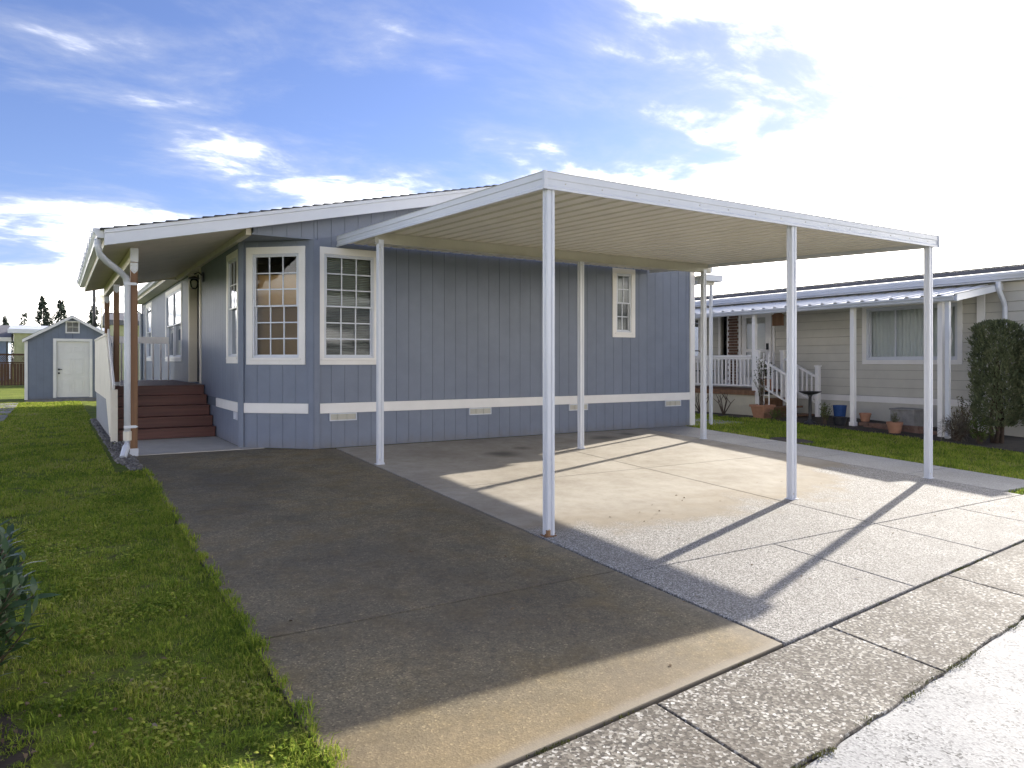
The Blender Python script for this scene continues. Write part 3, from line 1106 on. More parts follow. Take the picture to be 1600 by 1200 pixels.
    # rake boards
    for a, b in ((0.515, RIDGE), (RIDGE, 10.98)):
        m = MB()
        m.hexa([(a, yr0, zf(a)), (b, yr0, zf(b)), (b, yr0 + .022, zf(b)), (a, yr0 + .022, zf(a)),
                (a, yr0, zf(a) + .145), (b, yr0, zf(b) + .145), (b, yr0 + .022, zf(b) + .145), (a, yr0 + .022, zf(a) + .145)])
        m.build('rake_board', M['metal'], H, bevel=.002)
        m = MB()
        m.hexa([(a, yr0 - .012, zf(a) + .147), (b, yr0 - .012, zf(b) + .147), (b, yr0 + .02, zf(b) + .147), (a, yr0 + .02, zf(a) + .147),
                (a, yr0 - .012, zf(a) + .192), (b, yr0 - .012, zf(b) + .192), (b, yr0 + .02, zf(b) + .192), (a, yr0 + .02, zf(a) + .192)])
        m.build('rake_trim', M['metal'], H)
    # front overhang soffit
    for a, b in ((2.34, RIDGE), (RIDGE, 10.95)):
        m = MB()
        m.hexa([(a, yr0 + .023, zf(a) + .05), (b, yr0 + .023, zf(b) + .05), (b, 10.455, zf(b) + .05), (a, 10.455, zf(a) + .05),
                (a, yr0 + .023, zf(a) + .06), (b, yr0 + .023, zf(b) + .06), (b, 10.455, zf(b) + .06), (a, 10.455, zf(a) + .06)])
        m.build('soffit', M['soffit'], H)
    # porch ceiling boards run up the slope
    y = yr0 + .025
    while y < yp - .02:
        y1 = min(y + .15, yp - .005)
        a, b = 0.54, 2.31
        m = MB()
        m.hexa([(a, y + .008, zf(a) + .03), (b, y + .008, zf(b) + .03), (b, y1 - .008, zf(b) + .03), (a, y1 - .008, zf(a) + .03),
                (a, y + .004, zf(a) + .045), (b, y + .004, zf(b) + .045), (b, y1 - .004, zf(b) + .045), (a, y1 - .004, zf(a) + .045)])
        m.build('ceiling_board', M['soffit'], H)
        y = y1
    m = MB()
    m.hexa([(2.23, yr0 + .3, zf(2.23) - .05), (2.302, yr0 + .3, zf(2.23) - .05), (2.302, yp, zf(2.23) - .05), (2.23, yp, zf(2.23) - .05),
            (2.23, yr0 + .3, zf(2.23) + .028), (2.302, yr0 + .3, zf(2.302) + .028), (2.302, yp, zf(2.302) + .028), (2.23, yp, zf(2.23) + .028)])
    m.build('ledger', M['cream'], H)
    # eave boards and gutters
    m = MB()
    m.box(0.515, 0.54, yr0 + .023, yp, zf(.515) + .0, zf(.515) + .185)
    m.build('eave_board', M['cream'], H)
    m = MB()
    m.hexa([(0.54, yp - .004, zf(.54)), (2.3, yp - .004, zf(2.3)), (2.3, yp + .02, zf(2.3)), (.54, yp + .02, zf(.54)),
            (0.54, yp - .004, zf(.54) + .19), (2.3, yp - .004, zf(2.3) + .19), (2.3, yp + .02, zf(2.3) + .19), (.54, yp + .02, zf(.54) + .19)])
    m.build('rake_board', M['cream'], H)
    m = MB()
    m.box(2.03, 2.06, yp + .02, yr1, zf(2.03) + .0, zf(2.03) + .19)
    m.box(2.06, 2.306, yp + .02, yr1 - .3, zf(2.03) + .01, zf(2.03) + .03)
    m.build('eave_board', M['cream'], H)
    def gutter(x, y0, y1, z, straps=True):
        m = MB()
        prof = [(0, 0.0), (-.075, 0.0), (-.085, .03), (-.112, .07), (-.115, .115), (-.108, .115), (-.102, .072), (-.08, .036), (-.072, .006), (-.005, .006), (-.005, .115), (0, .115)]
        m.prism([(x + a, y0, z + b) for a, b in prof], (0, y1 - y0, 0))
        m.prism([(x + a, y0 - .004, z + b) for a, b in ((0, 0), (-.075, 0), (-.085, .03), (-.112, .07), (-.115, .115), (0, .115))], (0, .004, 0))
        gt = m.build('gutter', M['metal'], H)
        if straps:
            n = int((y1 - y0) / .55)
            for i in range(n):
                yy = y0 + .3 + i * .55
                m = MB()
                m.box(x - .122, x + .002, yy, yy + .03, z + .117, z + .122)
                m.box(x - .125, x - .12, yy, yy + .03, z + .05, z + .122)
                m.tube([(x - .128, yy + .015, z + .03), (x - .128, yy + .015, z + .14)], .008, 6)
                m.build('strap', M['metal'], gt)
        return gt
    gutter(0.514, yr0 + .06, yp + .2, 2.985)
    gutter(2.029, yp + .05, yr1, zf(2.03) + .07, False)
    # downspout swan-necks back to the first porch post
    m = MB()
    path = [(.455, 10.36, 2.985), (.455, 10.36, 2.88), (.475, 10.40, 2.80), (.55, 10.50, 2.735), (.72, 10.76, 2.64), (.795, 10.875, 2.58), (.815, 10.90, 2.50), (.815, 10.90, 1.5), (.815, 10.90, 0.52)]
    m.tube(path, .042, 8)
    ds = m.build('downspout', M['metal'], H, smooth=True)
    m = MB()
    m.tube([(.815, 10.90, .56), (.815, 10.90, .44)], .052, 8)
    m.build('collar', M['cream'], ds)
    m = MB()
    m.tube([(.815, 10.90, .47), (.80, 10.86, .36), (.755, 10.74, .235)], [.048, .046, .043], 8)
    m.build('outlet_boot', M['metal'], ds)
    for z in (2.50, .62):
        m = MB()
        m.prism([(.77, 10.852, z - .018), (.91, 10.852, z - .018), (.94, 10.852, z), (.91, 10.852, z + .018), (.77, 10.852, z + .018)], (0, -.006, 0))
        m.build('strap', M['metal'], ds)
    m = MB()
    m.tube([(2.0, 25.2, 3.25), (2.0, 25.2, 3.15), (2.25, 25.25, 2.95), (2.25, 25.25, .4)], .04, 8)
    m.build('downspout', M['metal'], H, smooth=True)
    # porch beam and posts
    m = MB()
    m.box(.855, .945, 10.93, 17.15, 2.80, 2.985)
    m.build('porch_beam', M['cream'], H, bevel=.004)
    for y, z0 in ((11.0, .262), (14.25, 1.07), (16.9, 1.07)):
        m = MB()
        m.box(.857, .943, y - .043, y + .043, z0, 2.798)
        p = m.build('post', M['post'], H, bevel=.005)
        m = MB()
        rz = z0 - (0.045 if z0 < 1 else .0)
        m.box(.852, .948, y - .048, y + .048, rz, z0 + .001)
        m.box(.849, .951, y - .049, y - .0435, z0 + .001, z0 + .06)
        m.build('post_base', M['metal'], p)
        m = MB()
        m.prism([(.853, y - .0475, 2.70), (.877, y - .0475, 2.665), (.90, y - .0475, 2.645), (.923, y - .0475, 2.665), (.947, y - .0475, 2.70), (.947, y - .0475, 2.79), (.853, y - .0475, 2.79)], (0, .0035, 0))
        if y < 12:
            m.box(.852, .948, 10.923, 10.929, 2.80, 2.98)
        m.build('post_cap', M['metal'], p)
        m = MB()
        for dx, dz in ((-.03, .05), (.03, .05), (-.03, .1), (.03, .1), (0, .025)):
            m.tube([(.90 + dx, y - .0475, 2.66 + dz - .01), (.90 + dx, y - .056, 2.66 + dz - .01)], .006, 6)
        m.build('bolt', M['galv'], p)
    return H


build_house()


# ------------------------------------------------------------------ porch deck with steps and guard
def build_deck():
    D = thing('porch_deck', 'dark red-brown stained wooden porch deck with five steps and white guard rail', 'deck', (1.6, 15.5, GZ))
    zt = 1.06
    x0, x1 = .86, 2.295
    y = 14.2
    while y < 18.3:
        m = MB()
        m.box(x0, x1, y + .003, y + .137, zt - .038, zt)
        m.build('deck_board', M['deck'], D, bevel=.004)
        y += .14
    rise = (zt - .228) / 5
    for i in range(5):
        yf = 13.1 + i * .28
        zb, z1 = .228 + i * rise, .228 + (i + 1) * rise
        m = MB()
        m.box(x0 + .005, x1 - .005, yf, yf + .022, zb, z1 - .036)
        m.build('riser', M['deck'], D, bevel=.002)
        if i < 4:
            for a, b in ((-.02, .135), (.142, .282)):
                m = MB()
                m.box(x0, x1, yf + a, yf + b, z1 - .036, z1)
                m.build('tread', M['deck'], D, bevel=.004)
    m = MB()
    m.prism([(x0 - .03, 13.1, .228), (x0 - .03, 14.2, .228), (x0 - .03, 14.2, zt - .04), (x0 - .03, 14.0, zt - .06), (x0 - .03, 13.1, .37)], (.03, 0, 0))
    m.build('stringer', M['deck'], D)
    m = MB()
    m.box(.775, .80, 13.12, 18.32, .20, .95)
    m.build('skirting', M['siding'], D)
    m = MB()
    m.box(.80, 2.29, 18.30, 18.325, .20, 1.0)
    m.build('skirting', M['siding'], D)
    # guard of upright boards on the lawn side
    y = 14.33
    while y < 18.25:
        m = MB()
        m.box(.745, .772, y, y + .112, .84, 1.915)
        m.build('guard_board', M['cream'], D, bevel=.003)
        y += .125
    m = MB()
    m.box(.735, .80, 14.26, 18.35, 1.917, 1.955)
    m.build('guard_cap', M['cream'], D, bevel=.004)
    # boards stepping down beside the stairs
    y = 14.20
    k = 0
    while y > 13.13:
        zt_ = 1.915 - (14.3 - y) * .68
        zb_ = max(.84 - (14.3 - y) * .60, .28)
        m = MB()
        m.prism([(.745, y - .0, zb_), (.745, y + .118, zb_ + .07), (.745, y + .118, zt_ + .08), (.745, y, zt_)], (.027, 0, 0))
        m.build('guard_board', M['cream'], D, bevel=.003)
        y -= .125
    m = MB()
    m.bar((.785, 14.34, 1.985), (.785, 12.98, 1.06), .03, .13)
    m.build('handrail', M['trim'], D, bevel=.004)
    m = MB()
    m.box(.745, .84, 13.0, 13.09, .19, 1.04)
    m.build('newel_post', M['cream'], D, bevel=.005)
    # rail across the far end
    m = MB()
    m.box(.86, 2.20, 18.24, 18.28, 1.88, 2.03)
    m.build('end_rail', M['trim'], D, bevel=.004)
    for i in range(9):
        m = MB()
        xx = .92 + i * .157
        m.box(xx, xx + .035, 18.245, 18.28, 1.06, 1.879)
        m.build('baluster', M['trim'], D)


build_deck()


# ------------------------------------------------------------------ carport
def zr(y):
    return 2.93 + SLOPE * (y - 5.08)


def build_carport():
    C = thing('carport', 'white metal flat roofed carport on six slim posts over the driveway', 'carport', (6.5, 7.5, 0.1))
    pw = .038
    def post(x, y, top, rusty=False, dent=False):
        z0 = T(y)
        m = MB()
        k = .012
        q = .009
        prof = []
        for sx, sy in ((-1, -1), (1, -1), (1, 1), (-1, 1)):
            prof.append((sx, sy))
        pts = []
        for i in range(4):
            ax, ay = prof[i]
            bx, by = prof[(i + 1) % 4]
            nx, ny = -(by - ay) / 2, (bx - ax) / 2  # inward normal
            for f_, dn in ((0.05, 0), (0.33, 0), (0.39, q / pw), (0.61, q / pw), (0.67, 0), (0.95, 0)):
                pts.append((x + pw * (ax + (bx - ax) * f_ + nx * dn), y + pw * (ay + (by - ay) * f_ + ny * dn), z0 + .006))
        m.prism(pts, (0, 0, top - z0 - .006))
        p = m.build('post', M['metal'], C)
        m = MB()
        m.box(x - .06, x + .05, y - .05, y + .05, z0 - .002, z0 + .0065)
        for dx in (-.045, .047):
            m.tube([(x + dx, y - .02, z0 + .005), (x + dx, y - .02, z0 + .022)], .008, 6)
        m.build('base_plate', M['rust'] if rusty else M['metal'], p, bevel=.002)
        if rusty:
            m = MB()
            m.box(x - pw - .0025, x - .008, y - pw - .0025, y - pw + .02, z0 + .007, z0 + .055)
            m.build('rust_patch', M['rust'], p)
        m = MB()
        m.tube([(x - .02, y - pw + .001, z0 + .06), (x - .02, y - pw - .006, z0 + .06)], .007, 6)
        m.tube([(x - .02, y - pw + .001, top - .05), (x - .02, y - pw - .006, top - .05)], .007, 6)
        m.build('screw', M['galv'], p)
        return p
    for i, x in enumerate((3.565, 6.745, 9.42)):
        post(x, 5.144, zr(5.144) + .049, rusty=(i == 0))
    for x in (3.565, 6.80, 9.42):
        post(x, 8.955, 2.994)
    # cross beam on the inner posts (a channel: web and two flanges)
    m = MB()
    zb, zt = 2.995, zr(8.955) + .048
    m.box(3.50, 9.60, 8.952, 8.960, zb + .006, zt - .006)
    m.box(3.50, 9.60, 8.92, 8.992, zb, zb + .006)
    m.box(3.50, 9.60, 8.92, 8.992, zt - .006, zt)
    m.build('beam', M['galv'], C)
    for x in (3.565, 9.42):
        m = MB()
        m.box(x - .035, x + .035, 8.912, 8.9185, zb - .02, zb + .05)
        m.build('bracket', M['metal'], C)
    # roof pans
    W = .2
    n = 30
    x0 = 3.52
    prof = [(0, .034), (.008, .034), (.034, .0), (.166, .0), (.192, .034), (.2, .034), (.2, .038), (.190, .038), (.164, .004), (.036, .004), (.010, .038), (0, .038)]
    src = None
    for i in range(n):
        xa = x0 + i * W
        if src is None:
            m = MB()
            ya, yb = 5.10, 10.42
            m.prism([(xa + a, ya, zr(ya) + b + .05) for a, b in prof], (0, yb - ya, zr(yb) - zr(ya)))
            src = m.build('roof_pan', M['pan'], C)
            s0 = wloc(src).copy()
        else:
            share(src, s0 + Vector((W * i, 0, 0)), C)
    # edge channels
    fp = [(0, -.004), (.014, -.004), (.014, .02), (.006, .03), (.006, .08), (.012, .088), (.012, .137), (.019, .146), (-.035, .146), (-.035, .139), (0, .134)]
    m = MB()
    y = 5.094
    m.prism([(3.475, y - a, zr(5.08) + b) for a, b in fp], (6.07, 0, 0))
    m.build('fascia', M['metal'], C)
    for x, s in ((3.494, -1), (9.527, 1)):
        m = MB()
        m.prism([(x + s * a, 5.10, zr(5.10) + b) for a, b in fp], (0, 10.42 - 5.10, zr(10.42) - zr(5.10)))
        m.build('fascia', M['metal'], C)
    m = MB()
    m.box(3.468, 3.50, 5.070, 5.102, zr(5.08) - .006, zr(5.08) + .149)
    m.build('corner_cover', M['metal'], C, bevel=.004)
    m = MB()
    m.box(9.53, 9.556, 5.070, 5.098, zr(5.08) - .006, zr(5.08) + .149)
    m.build('corner_cover', M['metal'], C, bevel=.004)
    for x in np.arange(3.7, 9.5, .4):
        m = MB()
        m.tube([(x, 5.089, zr(5.08) + .058), (x, 5.083, zr(5.08) + .058)], .006, 6)
        m.build('screw', M['galv'], C)


build_carport()


# ------------------------------------------------------------------ awning on the far side of the house
def build_awning():
    A = thing('side_awning', 'small white flat awning on a thin post beside the far house corner', 'awning', (11.14, 10.27, GZ))
    m = MB()
    m.box(10.76, 11.36, 10.27, 10.30, 3.07, 3.20)
    m.build('fascia', M['metal'], A, bevel=.003)
    m = MB()
    m.box(11.335, 11.36, 10.301, 16.5, 3.07, 3.20)
    m.build('fascia', M['metal'], A, bevel=.003)
    m = MB()
    m.box(10.76, 11.334, 10.301, 16.5, 3.15, 3.17)
    m.build('roof_panel', M['pan'], A)
    m = MB()
    m.box(10.80, 11.2, 10.36, 10.42, 3.0, 3.09)
    m.build('beam', M['galv'], A)
    for y in (10.39, 13.4, 16.4):
        m = MB()
        m.box(11.115, 11.165, y - .025, y + .025, GZ, 3.0)
        m.build('post', M['metal'], A)


build_awning()


# ------------------------------------------------------------------ garden shed
def build_shed():
    S = thing('shed', 'blue-grey garden shed with white panelled door and gable vent', 'shed', (.5, 28.2, .2))
    x0, x1, y0, y1, zb, ze, zp = -.80, 1.80, 28.2, 31.2, .27, 2.16, 2.93
    cx = (x0 + x1) / 2
    F = frame((0, y0, 0), (1, 0, 0), (0, -1, 0))
    top = lambda x: ze + (zp - ze) * (1 - abs(x - cx) / (cx - x0))
    dr = (.055, .985, .30, 2.14)
    vt = (.34, .68, 2.44, 2.78)
    make_wall(S, F, 'front_wall', x0, x1, zb, top, [dr, vt], 0.2032, M['siding'], M['groove'], breaks=(cx,), phase=.1, gap=.005)
    m = MB()
    m.box(x0, x0 + .05, y0 + .11, y1, zb, ze)
    m.box(x1 - .05, x1, y0 + .11, y1, zb, ze)
    m.prism([(x0, y1, zb), (x1, y1, zb), (x1, y1, ze), (cx, y1, zp), (x0, y1, ze)], (0, .05, 0))
    m.build('wall', M['siding'], S)
    m = MB()
    m.box(x0 - .01, x1 + .01, y0 + .0, y1, .14, zb - .002)
    m.build('base', M['stone'], S)
    for s in (-1, 1):
        m = MB()
        e = cx + s * (cx - x0 + .07)
        zz = ze - (zp - ze) / (cx - x0) * .07
        m.hexa([(cx, y0 - .14, zp + .005), (e, y0 - .14, zz + .005), (e, y1 + .1, zz + .005), (cx, y1 + .1, zp + .005),
                (cx, y0 - .14, zp + .08), (e, y0 - .14, zz + .08), (e, y1 + .1, zz + .08), (cx, y1 + .1, zp + .08)])
        r = m.build('roof', M['shingle'], S)
        m = MB()
        m.hexa([(cx, y0 - .162, zp - .03), (e, y0 - .162, zz - .03), (e, y0 - .142, zz - .03), (cx, y0 - .142, zp - .03),
                (cx, y0 - .162, zp + .07), (e, y0 - .162, zz + .07), (e, y0 - .142, zz + .07), (cx, y0 - .142, zp + .07)])
        m.build('rake_board', M['trim'], r)
    for a, b in ((x0 - .012, x0 + .075), (x1 - .075, x1 + .012)):
        m = MB()
        pbox(m, F, a, b, 0.015, .035, zb - .02, ze - .02)
        m.build('corner_trim', M['trim'], S)
    m = MB()
    pbox(m, F, dr[0] - .09, dr[0], 0.015, .04, dr[2], dr[3] + .09)
    pbox(m, F, dr[1], dr[1] + .09, 0.015, .04, dr[2], dr[3] + .09)
    pbox(m, F, dr[0], dr[1], 0.015, .04, dr[3], dr[3] + .09)
    d = m.build('door', M['trim'], S)
    m = MB()
    pbox(m, F, dr[0] + .003, dr[1] - .003, -.06, -.03, dr[2] + .01, dr[3] - .003)
    m.build('door_leaf', M['trim'], d)
    for i in range(2):
        for za, zh in ((.42, .50), (1.02, .56), (1.76, .22)):
            m = MB()
            ua = dr[0] + .13 + i * .36
            rect_frame(m, F, ua, ua + .30, za, za + zh, .022, -.03, -.019)
            pbox(m, F, ua + .05, ua + .25, -.03, -.021, za + .05, za + zh - .05)
            m.build('door_panel', M['trim'], d, bevel=.004)
    m = MB()
    for z in (1.10, 1.22):
        m.tube([F(dr[0] + .07, -.03, z), F(dr[0] + .07, .03, z)], .03, 10)
    m.tube([F(dr[0] + .07, .025, 1.22), F(dr[0] + .16, .025, 1.22)], .011, 6)
    m.build('door_handle', M['dark'], d)
    m = MB()
    rect_frame(m, F, vt[0] - .03, vt[1] + .03, vt[2] - .03, vt[3] + .03, .04, .0, .03)
    v = m.build('vent', M['trim'], S)
    m = MB()
    for i in range(10):
        z = vt[2] + .01 + i * .034
        m.hexa([F(vt[0], -.03, z + .02), F(vt[1], -.03, z + .02), F(vt[1], .01, z), F(vt[0], .01, z), F(vt[0], -.03, z + .026), F(vt[1], -.03, z + .026), F(vt[1], .01, z + .006), F(vt[0], .01, z + .006)])
    pbox(m, F, .50, .52, 0, .018, vt[2], vt[3])
    pbox(m, F, vt[0], vt[1], .0, .018, 2.60, 2.62)
    m.build('louvre', M['galv'], v)
    m = MB()
    pbox(m, F, vt[0] - .02, vt[1] + .02, -.2, -.16, vt[2] - .02, vt[3] + .02)
    m.build('vent_backing', M['black'], v)


build_shed()


# ------------------------------------------------------------------ neighbour on the right
def build_neighbour():
    NH = thing('neighbour_house', 'long taupe lap-sided house with white porch posts across the lawn', 'house', (15.4, 12, .1))
    XW = 15.4
    kk = 15.4 / 15
    ky = lambda v: v * kk
    kz = lambda v: CAM_Z + (v - CAM_Z) * kk
    q4 = lambda t: (ky(t[0]), ky(t[1]), kz(t[2]), kz(t[3]))
    F = frame((XW, 0, 0), (0, 1, 0), (-1, 0, 0))
    y0, y1 = 6.45, 24.0
    zt = 3.07
    win = q4((7.52, 9.60, 1.42, 2.72))
    win2 = q4((14.32, 15.9, 1.45, 2.70))
    door = q4((12.06, 12.94, 0.86, 2.72))
    side = q4((13.40, 13.62, 1.0, 2.72))
    ops = [(win[0] + .09, win[1] - .09, win[2] + .09, win[3] - .09), (win2[0] + .09, win2[1] - .09, win2[2] + .09, win2[3] - .09), door, side]
    w = make_wall(NH, F, 'wall', y0, y1, .05, lambda u: zt, ops, 0, M['beige'], M['beige_dark'], back=.12)
    # lap boards, row by row
    z = .716
    us = sorted({y0, y1, *[o[0] for o in ops], *[o[1] for o in ops], 11.3})
    while z < zt - .02:
        zn = min(z + .19, zt)
        # merge runs not blocked at mid height
        run = None
        for a, b in zip(us, us[1:]):
            mid = (a + b) / 2
            blk = [o for o in ops if o[0] < mid < o[1]]
            full = any(o[2] <= z + .001 and o[3] >= zn - .001 for o in blk)
            za, zb = z, zn
            for o in blk:
                if o[2] < zn and o[3] > z and not full:
                    if o[2] > z:
                        zb = min(zb, o[2])
                    else:
                        za = max(za, o[3])
            if full or zb - za < .01:
                continue
            m = MB()
            m.hexa([F(a, 0, za + .006), F(b, 0, za + .006), F(b, .028, za + .007), F(a, .028, za + .007), F(a, 0, zb), F(b, 0, zb), F(b, .008, zb), F(a, .008, zb)])
            m.build('siding_board', M['beige'], w)
        z = zn
    m = MB()
    pbox(m, F, y0, 12.27, 0.0, .03, .58, .715)
    m.build('belly_band', M['trim'], NH, bevel=.003)
    m = MB()
    pbox(m, F, y0, y1, 0.0, .01, .05, .578)
    m.build('skirting', M['beige'], NH)
    # slider window by the corner
    m = MB()
    rect_frame(m, F, *win, .09, .012, .045)
    W = m.build('window', M['trim'], NH, bevel=.004)
    a, b, c, d = win[0] + .091, win[1] - .091, win[2] + .091, win[3] - .091
    m = MB()
    rect_frame(m, F, a, b, c, d, .045, -.08, .025)
    m.build('frame', M['metal'], W)
    for u0, u1, ww in ((a + .046, a + 1.33, -.03), (a + 1.30, b - .046, -.05)):
        m = MB()
        rect_frame(m, F, u0, u1, c + .046, d - .046, .03, ww - .012, ww + .012)
        m.build('sash', M['metal'], W)
        pane(F, u0 + .03, u1 - .03, ww, c + .076, d - .076, W)
    m = MB()
    n = 160
    for i in range(n + 1):
        u = a + (b - a) * i / n
        wv = -.16 + .022 * math.sin(i * .9) + .008 * math.sin(i * 2.3)
        m.v += [F(u, wv, c), F(u, wv, d)]
    m.f = [(2 * i, 2 * i + 2, 2 * i + 3, 2 * i + 1) for i in range(n)]
    m.build('curtain', M['curtain'], W, smooth=True)
    for s in (-1, 1):
        m = MB()
        pts = [F(a + .20 + s * .07 * math.sin(k / 14 * math.pi * 1.6 - .4), -.022, c + .10 + (d - c - .2) * k / 14) for k in range(15)]
        m.tube(pts, .012, 6)
        m.build('white_ribbon', M['trim'], W, smooth=True)  # pair of curved white tubes just in front of the pane
    m = MB()
    pbox(m, F, win[0] - .1, win[1] + .1, -1.2, -1.15, 1.0, 2.9)
    m.build('room_wall', M['room'], NH)
    # porch window
    m = MB()
    rect_frame(m, F, *win2, .09, .012, .045)
    W2 = m.build('window', M['trim'], NH)
    pane(F, win2[0] + .09, win2[1] - .09, -.03, win2[2] + .09, win2[3] - .09, W2)
    m = MB()
    for i in range(61):
        u = win2[0] + .05 + 1.5 * i / 60
        m.v += [F(u, -.16 + .02 * math.sin(i), win2[2]), F(u, -.16 + .02 * math.sin(i), win2[3])]
    m.f = [(2 * i, 2 * i + 2, 2 * i + 3, 2 * i + 1) for i in range(60)]
    m.build('curtain', M['curtain'], W2, smooth=True)
    # door with a glazed storm door
    m = MB()
    rect_frame(m, F, door[0] - .07, door[1] + .07, door[2], door[3] + .07, .07, .0, .05, bottom=.0)
    D = m.build('door', M['trim'], NH)
    m = MB()
    rect_frame(m, F, door[0] + .002, door[1] - .002, door[2], door[3] - .002, .14, -.03, .01, bottom=.22)
    pbox(m, F, door[0] + .14, door[1] - .14, -.03, .008, 1.72, 1.80)
    m.build('storm_door', M['trim'], D)
    pane(F, door[0] + .14, door[1] - .14, -.01, 1.08, 1.72, D)
    pane(F, door[0] + .14, door[1] - .14, -.01, 1.80, door[3] - .14, D)
    m = MB()
    pbox(m, F, door[0], door[1], -.12, -.09, door[2], door[3])
    m.build('door_leaf', M['cream'], D)
    m = MB()
    pbox(m, F, door[0] + .04, door[0] + .09, .011, .05, 1.78, 1.94)
    m.build('door_handle', M['dark'], D)
    m = MB()
    pbox(m, F, side[0], side[1], -.10, -.08, side[2], side[3])
    m.build('sidelight', M['glass'], NH)
    m = MB()
    pbox(m, F, side[0], side[1], -.20, -.16, side[2], side[3])
    m.build('sidelight_backing', M['black'], NH)
    for u in (ky(13.36), ky(13.66), ky(11.93)):
        m = MB()
        pbox(m, F, u - .03, u + .03, .02, .05, .82, 2.74)
        m.build('trim_board', M['trim'], NH)
    # brick panel beside the door
    bp = part_empty('brick_panel', (15.37, ky(13.18), 1.8), NH)
    src = None
    for r in range(25):
        for k in range(2):
            off = (r % 2) * .06
            u0 = ky(13.03) + k * .155 + off * .6
            if src is None:
                m = MB()
                pbox(m, F, u0, u0 + .145, .024, .055, .84 + r * .075, .84 + r * .075 + .062)
                src = m.build('brick', M['brick'], bp)
                b0, base = wloc(src).copy(), u0
            else:
                share(src, (b0.x + random.uniform(-.004, .004), b0.y + u0 - base, b0.z + r * .075), bp)
    # corner pilaster
    m = MB()
    pbox(m, F, ky(7.10), ky(7.24), .030, .07, .12, 2.95)
    m.build('corner_trim', M['trim'], NH, bevel=.003)
    # main roof: fascia, gutter, shingle edge
    m = MB()
    m.box(15.15, 15.18, 6.32, y1, 2.99, 3.13)
    m.build('eave_board', M['metal'], NH)
    m = MB()
    m.box(15.181, 15.39, 6.33, y1, 3.06, 3.075)
    m.build('soffit', M['trim'], NH)
    m = MB()
    prof = [(0, 0), (-.075, 0), (-.085, .03), (-.115, .075), (-.118, .12), (-.11, .12), (-.105, .08), (-.075, .036), (-.07, .006), (-.005, .006), (-.005, .12), (0, .12)]
    m.prism([(15.149 + a, 6.34, 3.025 + b) for a, b in prof], (0, y1 - 6.34, 0))
    m.build('gutter', M['metal'], NH)
    m = MB()
    m.box(15.095, 15.12, 6.33, y1, 3.162, 3.245)
    m.build('roof_edge', M['greyroof'], NH)
    m = MB()
    m.prism([(15.10, 6.32, 3.155), (18.2, 6.32, 3.50), (21.4, 6.32, 3.155), (21.4, 6.32, 3.11), (18.2, 6.32, 3.45), (15.18, 6.32, 3.135)], (0, y1 - 6.3, 0))
    rf = m.build('roof', M['shingle'], NH)
    for k in range(3):
        m = MB()
        xa = 15.08 + k * .16
        m.hexa([(xa, 6.31, 3.250 + k * .017), (xa + .17, 6.31, 3.267 + k * .017), (xa + .17, y1 + .02, 3.267 + k * .017), (xa, y1 + .02, 3.250 + k * .017),
                (xa, 6.31, 3.270 + k * .017), (xa + .17, 6.31, 3.275 + k * .017), (xa + .17, y1 + .02, 3.275 + k * .017), (xa, y1 + .02, 3.270 + k * .017)])
        m.build('shingle_course', M['shingle'], rf)
    m = MB()
    m.prism([(15.52, y0 + .02, .05), (20.6, y0 + .02, .05), (20.6, y0 + .02, 3.08), (17.8, y0 + .02, 3.38), (15.52, y0 + .02, 3.09)], (0, .08, 0))
    m.box(20.5, 20.6, y0 + .2, y1, .05, 3.05)
    m.prism([(15.52, y1 - .1, .05), (20.6, y1 - .1, .05), (20.6, y1 - .1, 3.08), (17.8, y1 - .1, 3.38), (15.52, y1 - .1, 3.09)], (0, .08, 0))
    m.build('end_wall', M['beige'], NH)
    # porch roof of ribbed metal
    px0, py0, py1 = 13.72, 6.97, 24.0
    zl, zh = 2.665, 2.945
    pr = part_empty('porch_roof', (14.3, 12, 2.8), NH)
    src = None
    k = 0
    y = py0
    while y < py1:
        if src is None:
            m = MB()
            prof = [(0, .028), (.03, .028), (.05, 0), (.26, 0), (.28, .028), (.30, .028), (.30, .031), (.278, .031), (.258, .003), (.052, .003), (.032, .031), (0, .031)]
            m.prism([(px0 - .05, y + a, zl + b + .005) for a, b in prof], (15.365 - px0 + .05, 0, zh - zl))
            src = m.build('roof_sheet', M['roofmetal'], pr)
            s0 = wloc(src).copy()
        else:
            share(src, s0 + Vector((0, .3 * k, 0)), pr)
        k += 1
        y = py0 + .3 * k
    m = MB()
    m.box(px0, px0 + .03, py0 + .03, py1, zl - .10, zl - .002)
    m.prism([(px0 + a, py0 + .04, zl - .085 + b) for a, b in ((0, 0), (-.06, 0), (-.07, .03), (-.095, .06), (-.097, .085), (-.09, .085), (-.064, .035), (-.056, .006), (0, .006))], (0, py1 - py0 - .04, 0))
    m.build('porch_fascia', M['metal'], NH)
    m = MB()
    m.hexa([(px0 - .02, py0, zl - .10), (15.362, py0, zh - .10), (15.362, py0 + .028, zh - .10), (px0 - .02, py0 + .028, zl - .10),
            (px0 - .02, py0, zl + .02), (15.362, py0, zh + .02), (15.362, py0 + .028, zh + .02), (px0 - .02, py0 + .028, zl + .02)])
    m.build('porch_rake', M['metal'], NH)
    for py, z0 in ((11.62, .80), (9.12, T(9.12) - .02), (7.36, T(7.3) - .02), (15.2, .80)):
        m = MB()
        m.box(13.86, 13.95, py - .045, py + .045, z0, zl - .04)
        if py == 9.12:
            m.box(13.845, 13.965, py - .06, py + .06, z0, z0 + .1)
        m.build('post', M['trim'], NH, bevel=.006)
    m = MB()
    m.box(13.80, 13.87, 7.16, 7.24, T(7.2) - .02, zl - .06)
    m.tube([(13.83, 7.2, .32), (13.80, 7.18, .18), (13.70, 7.15, .10)], .045, 8)
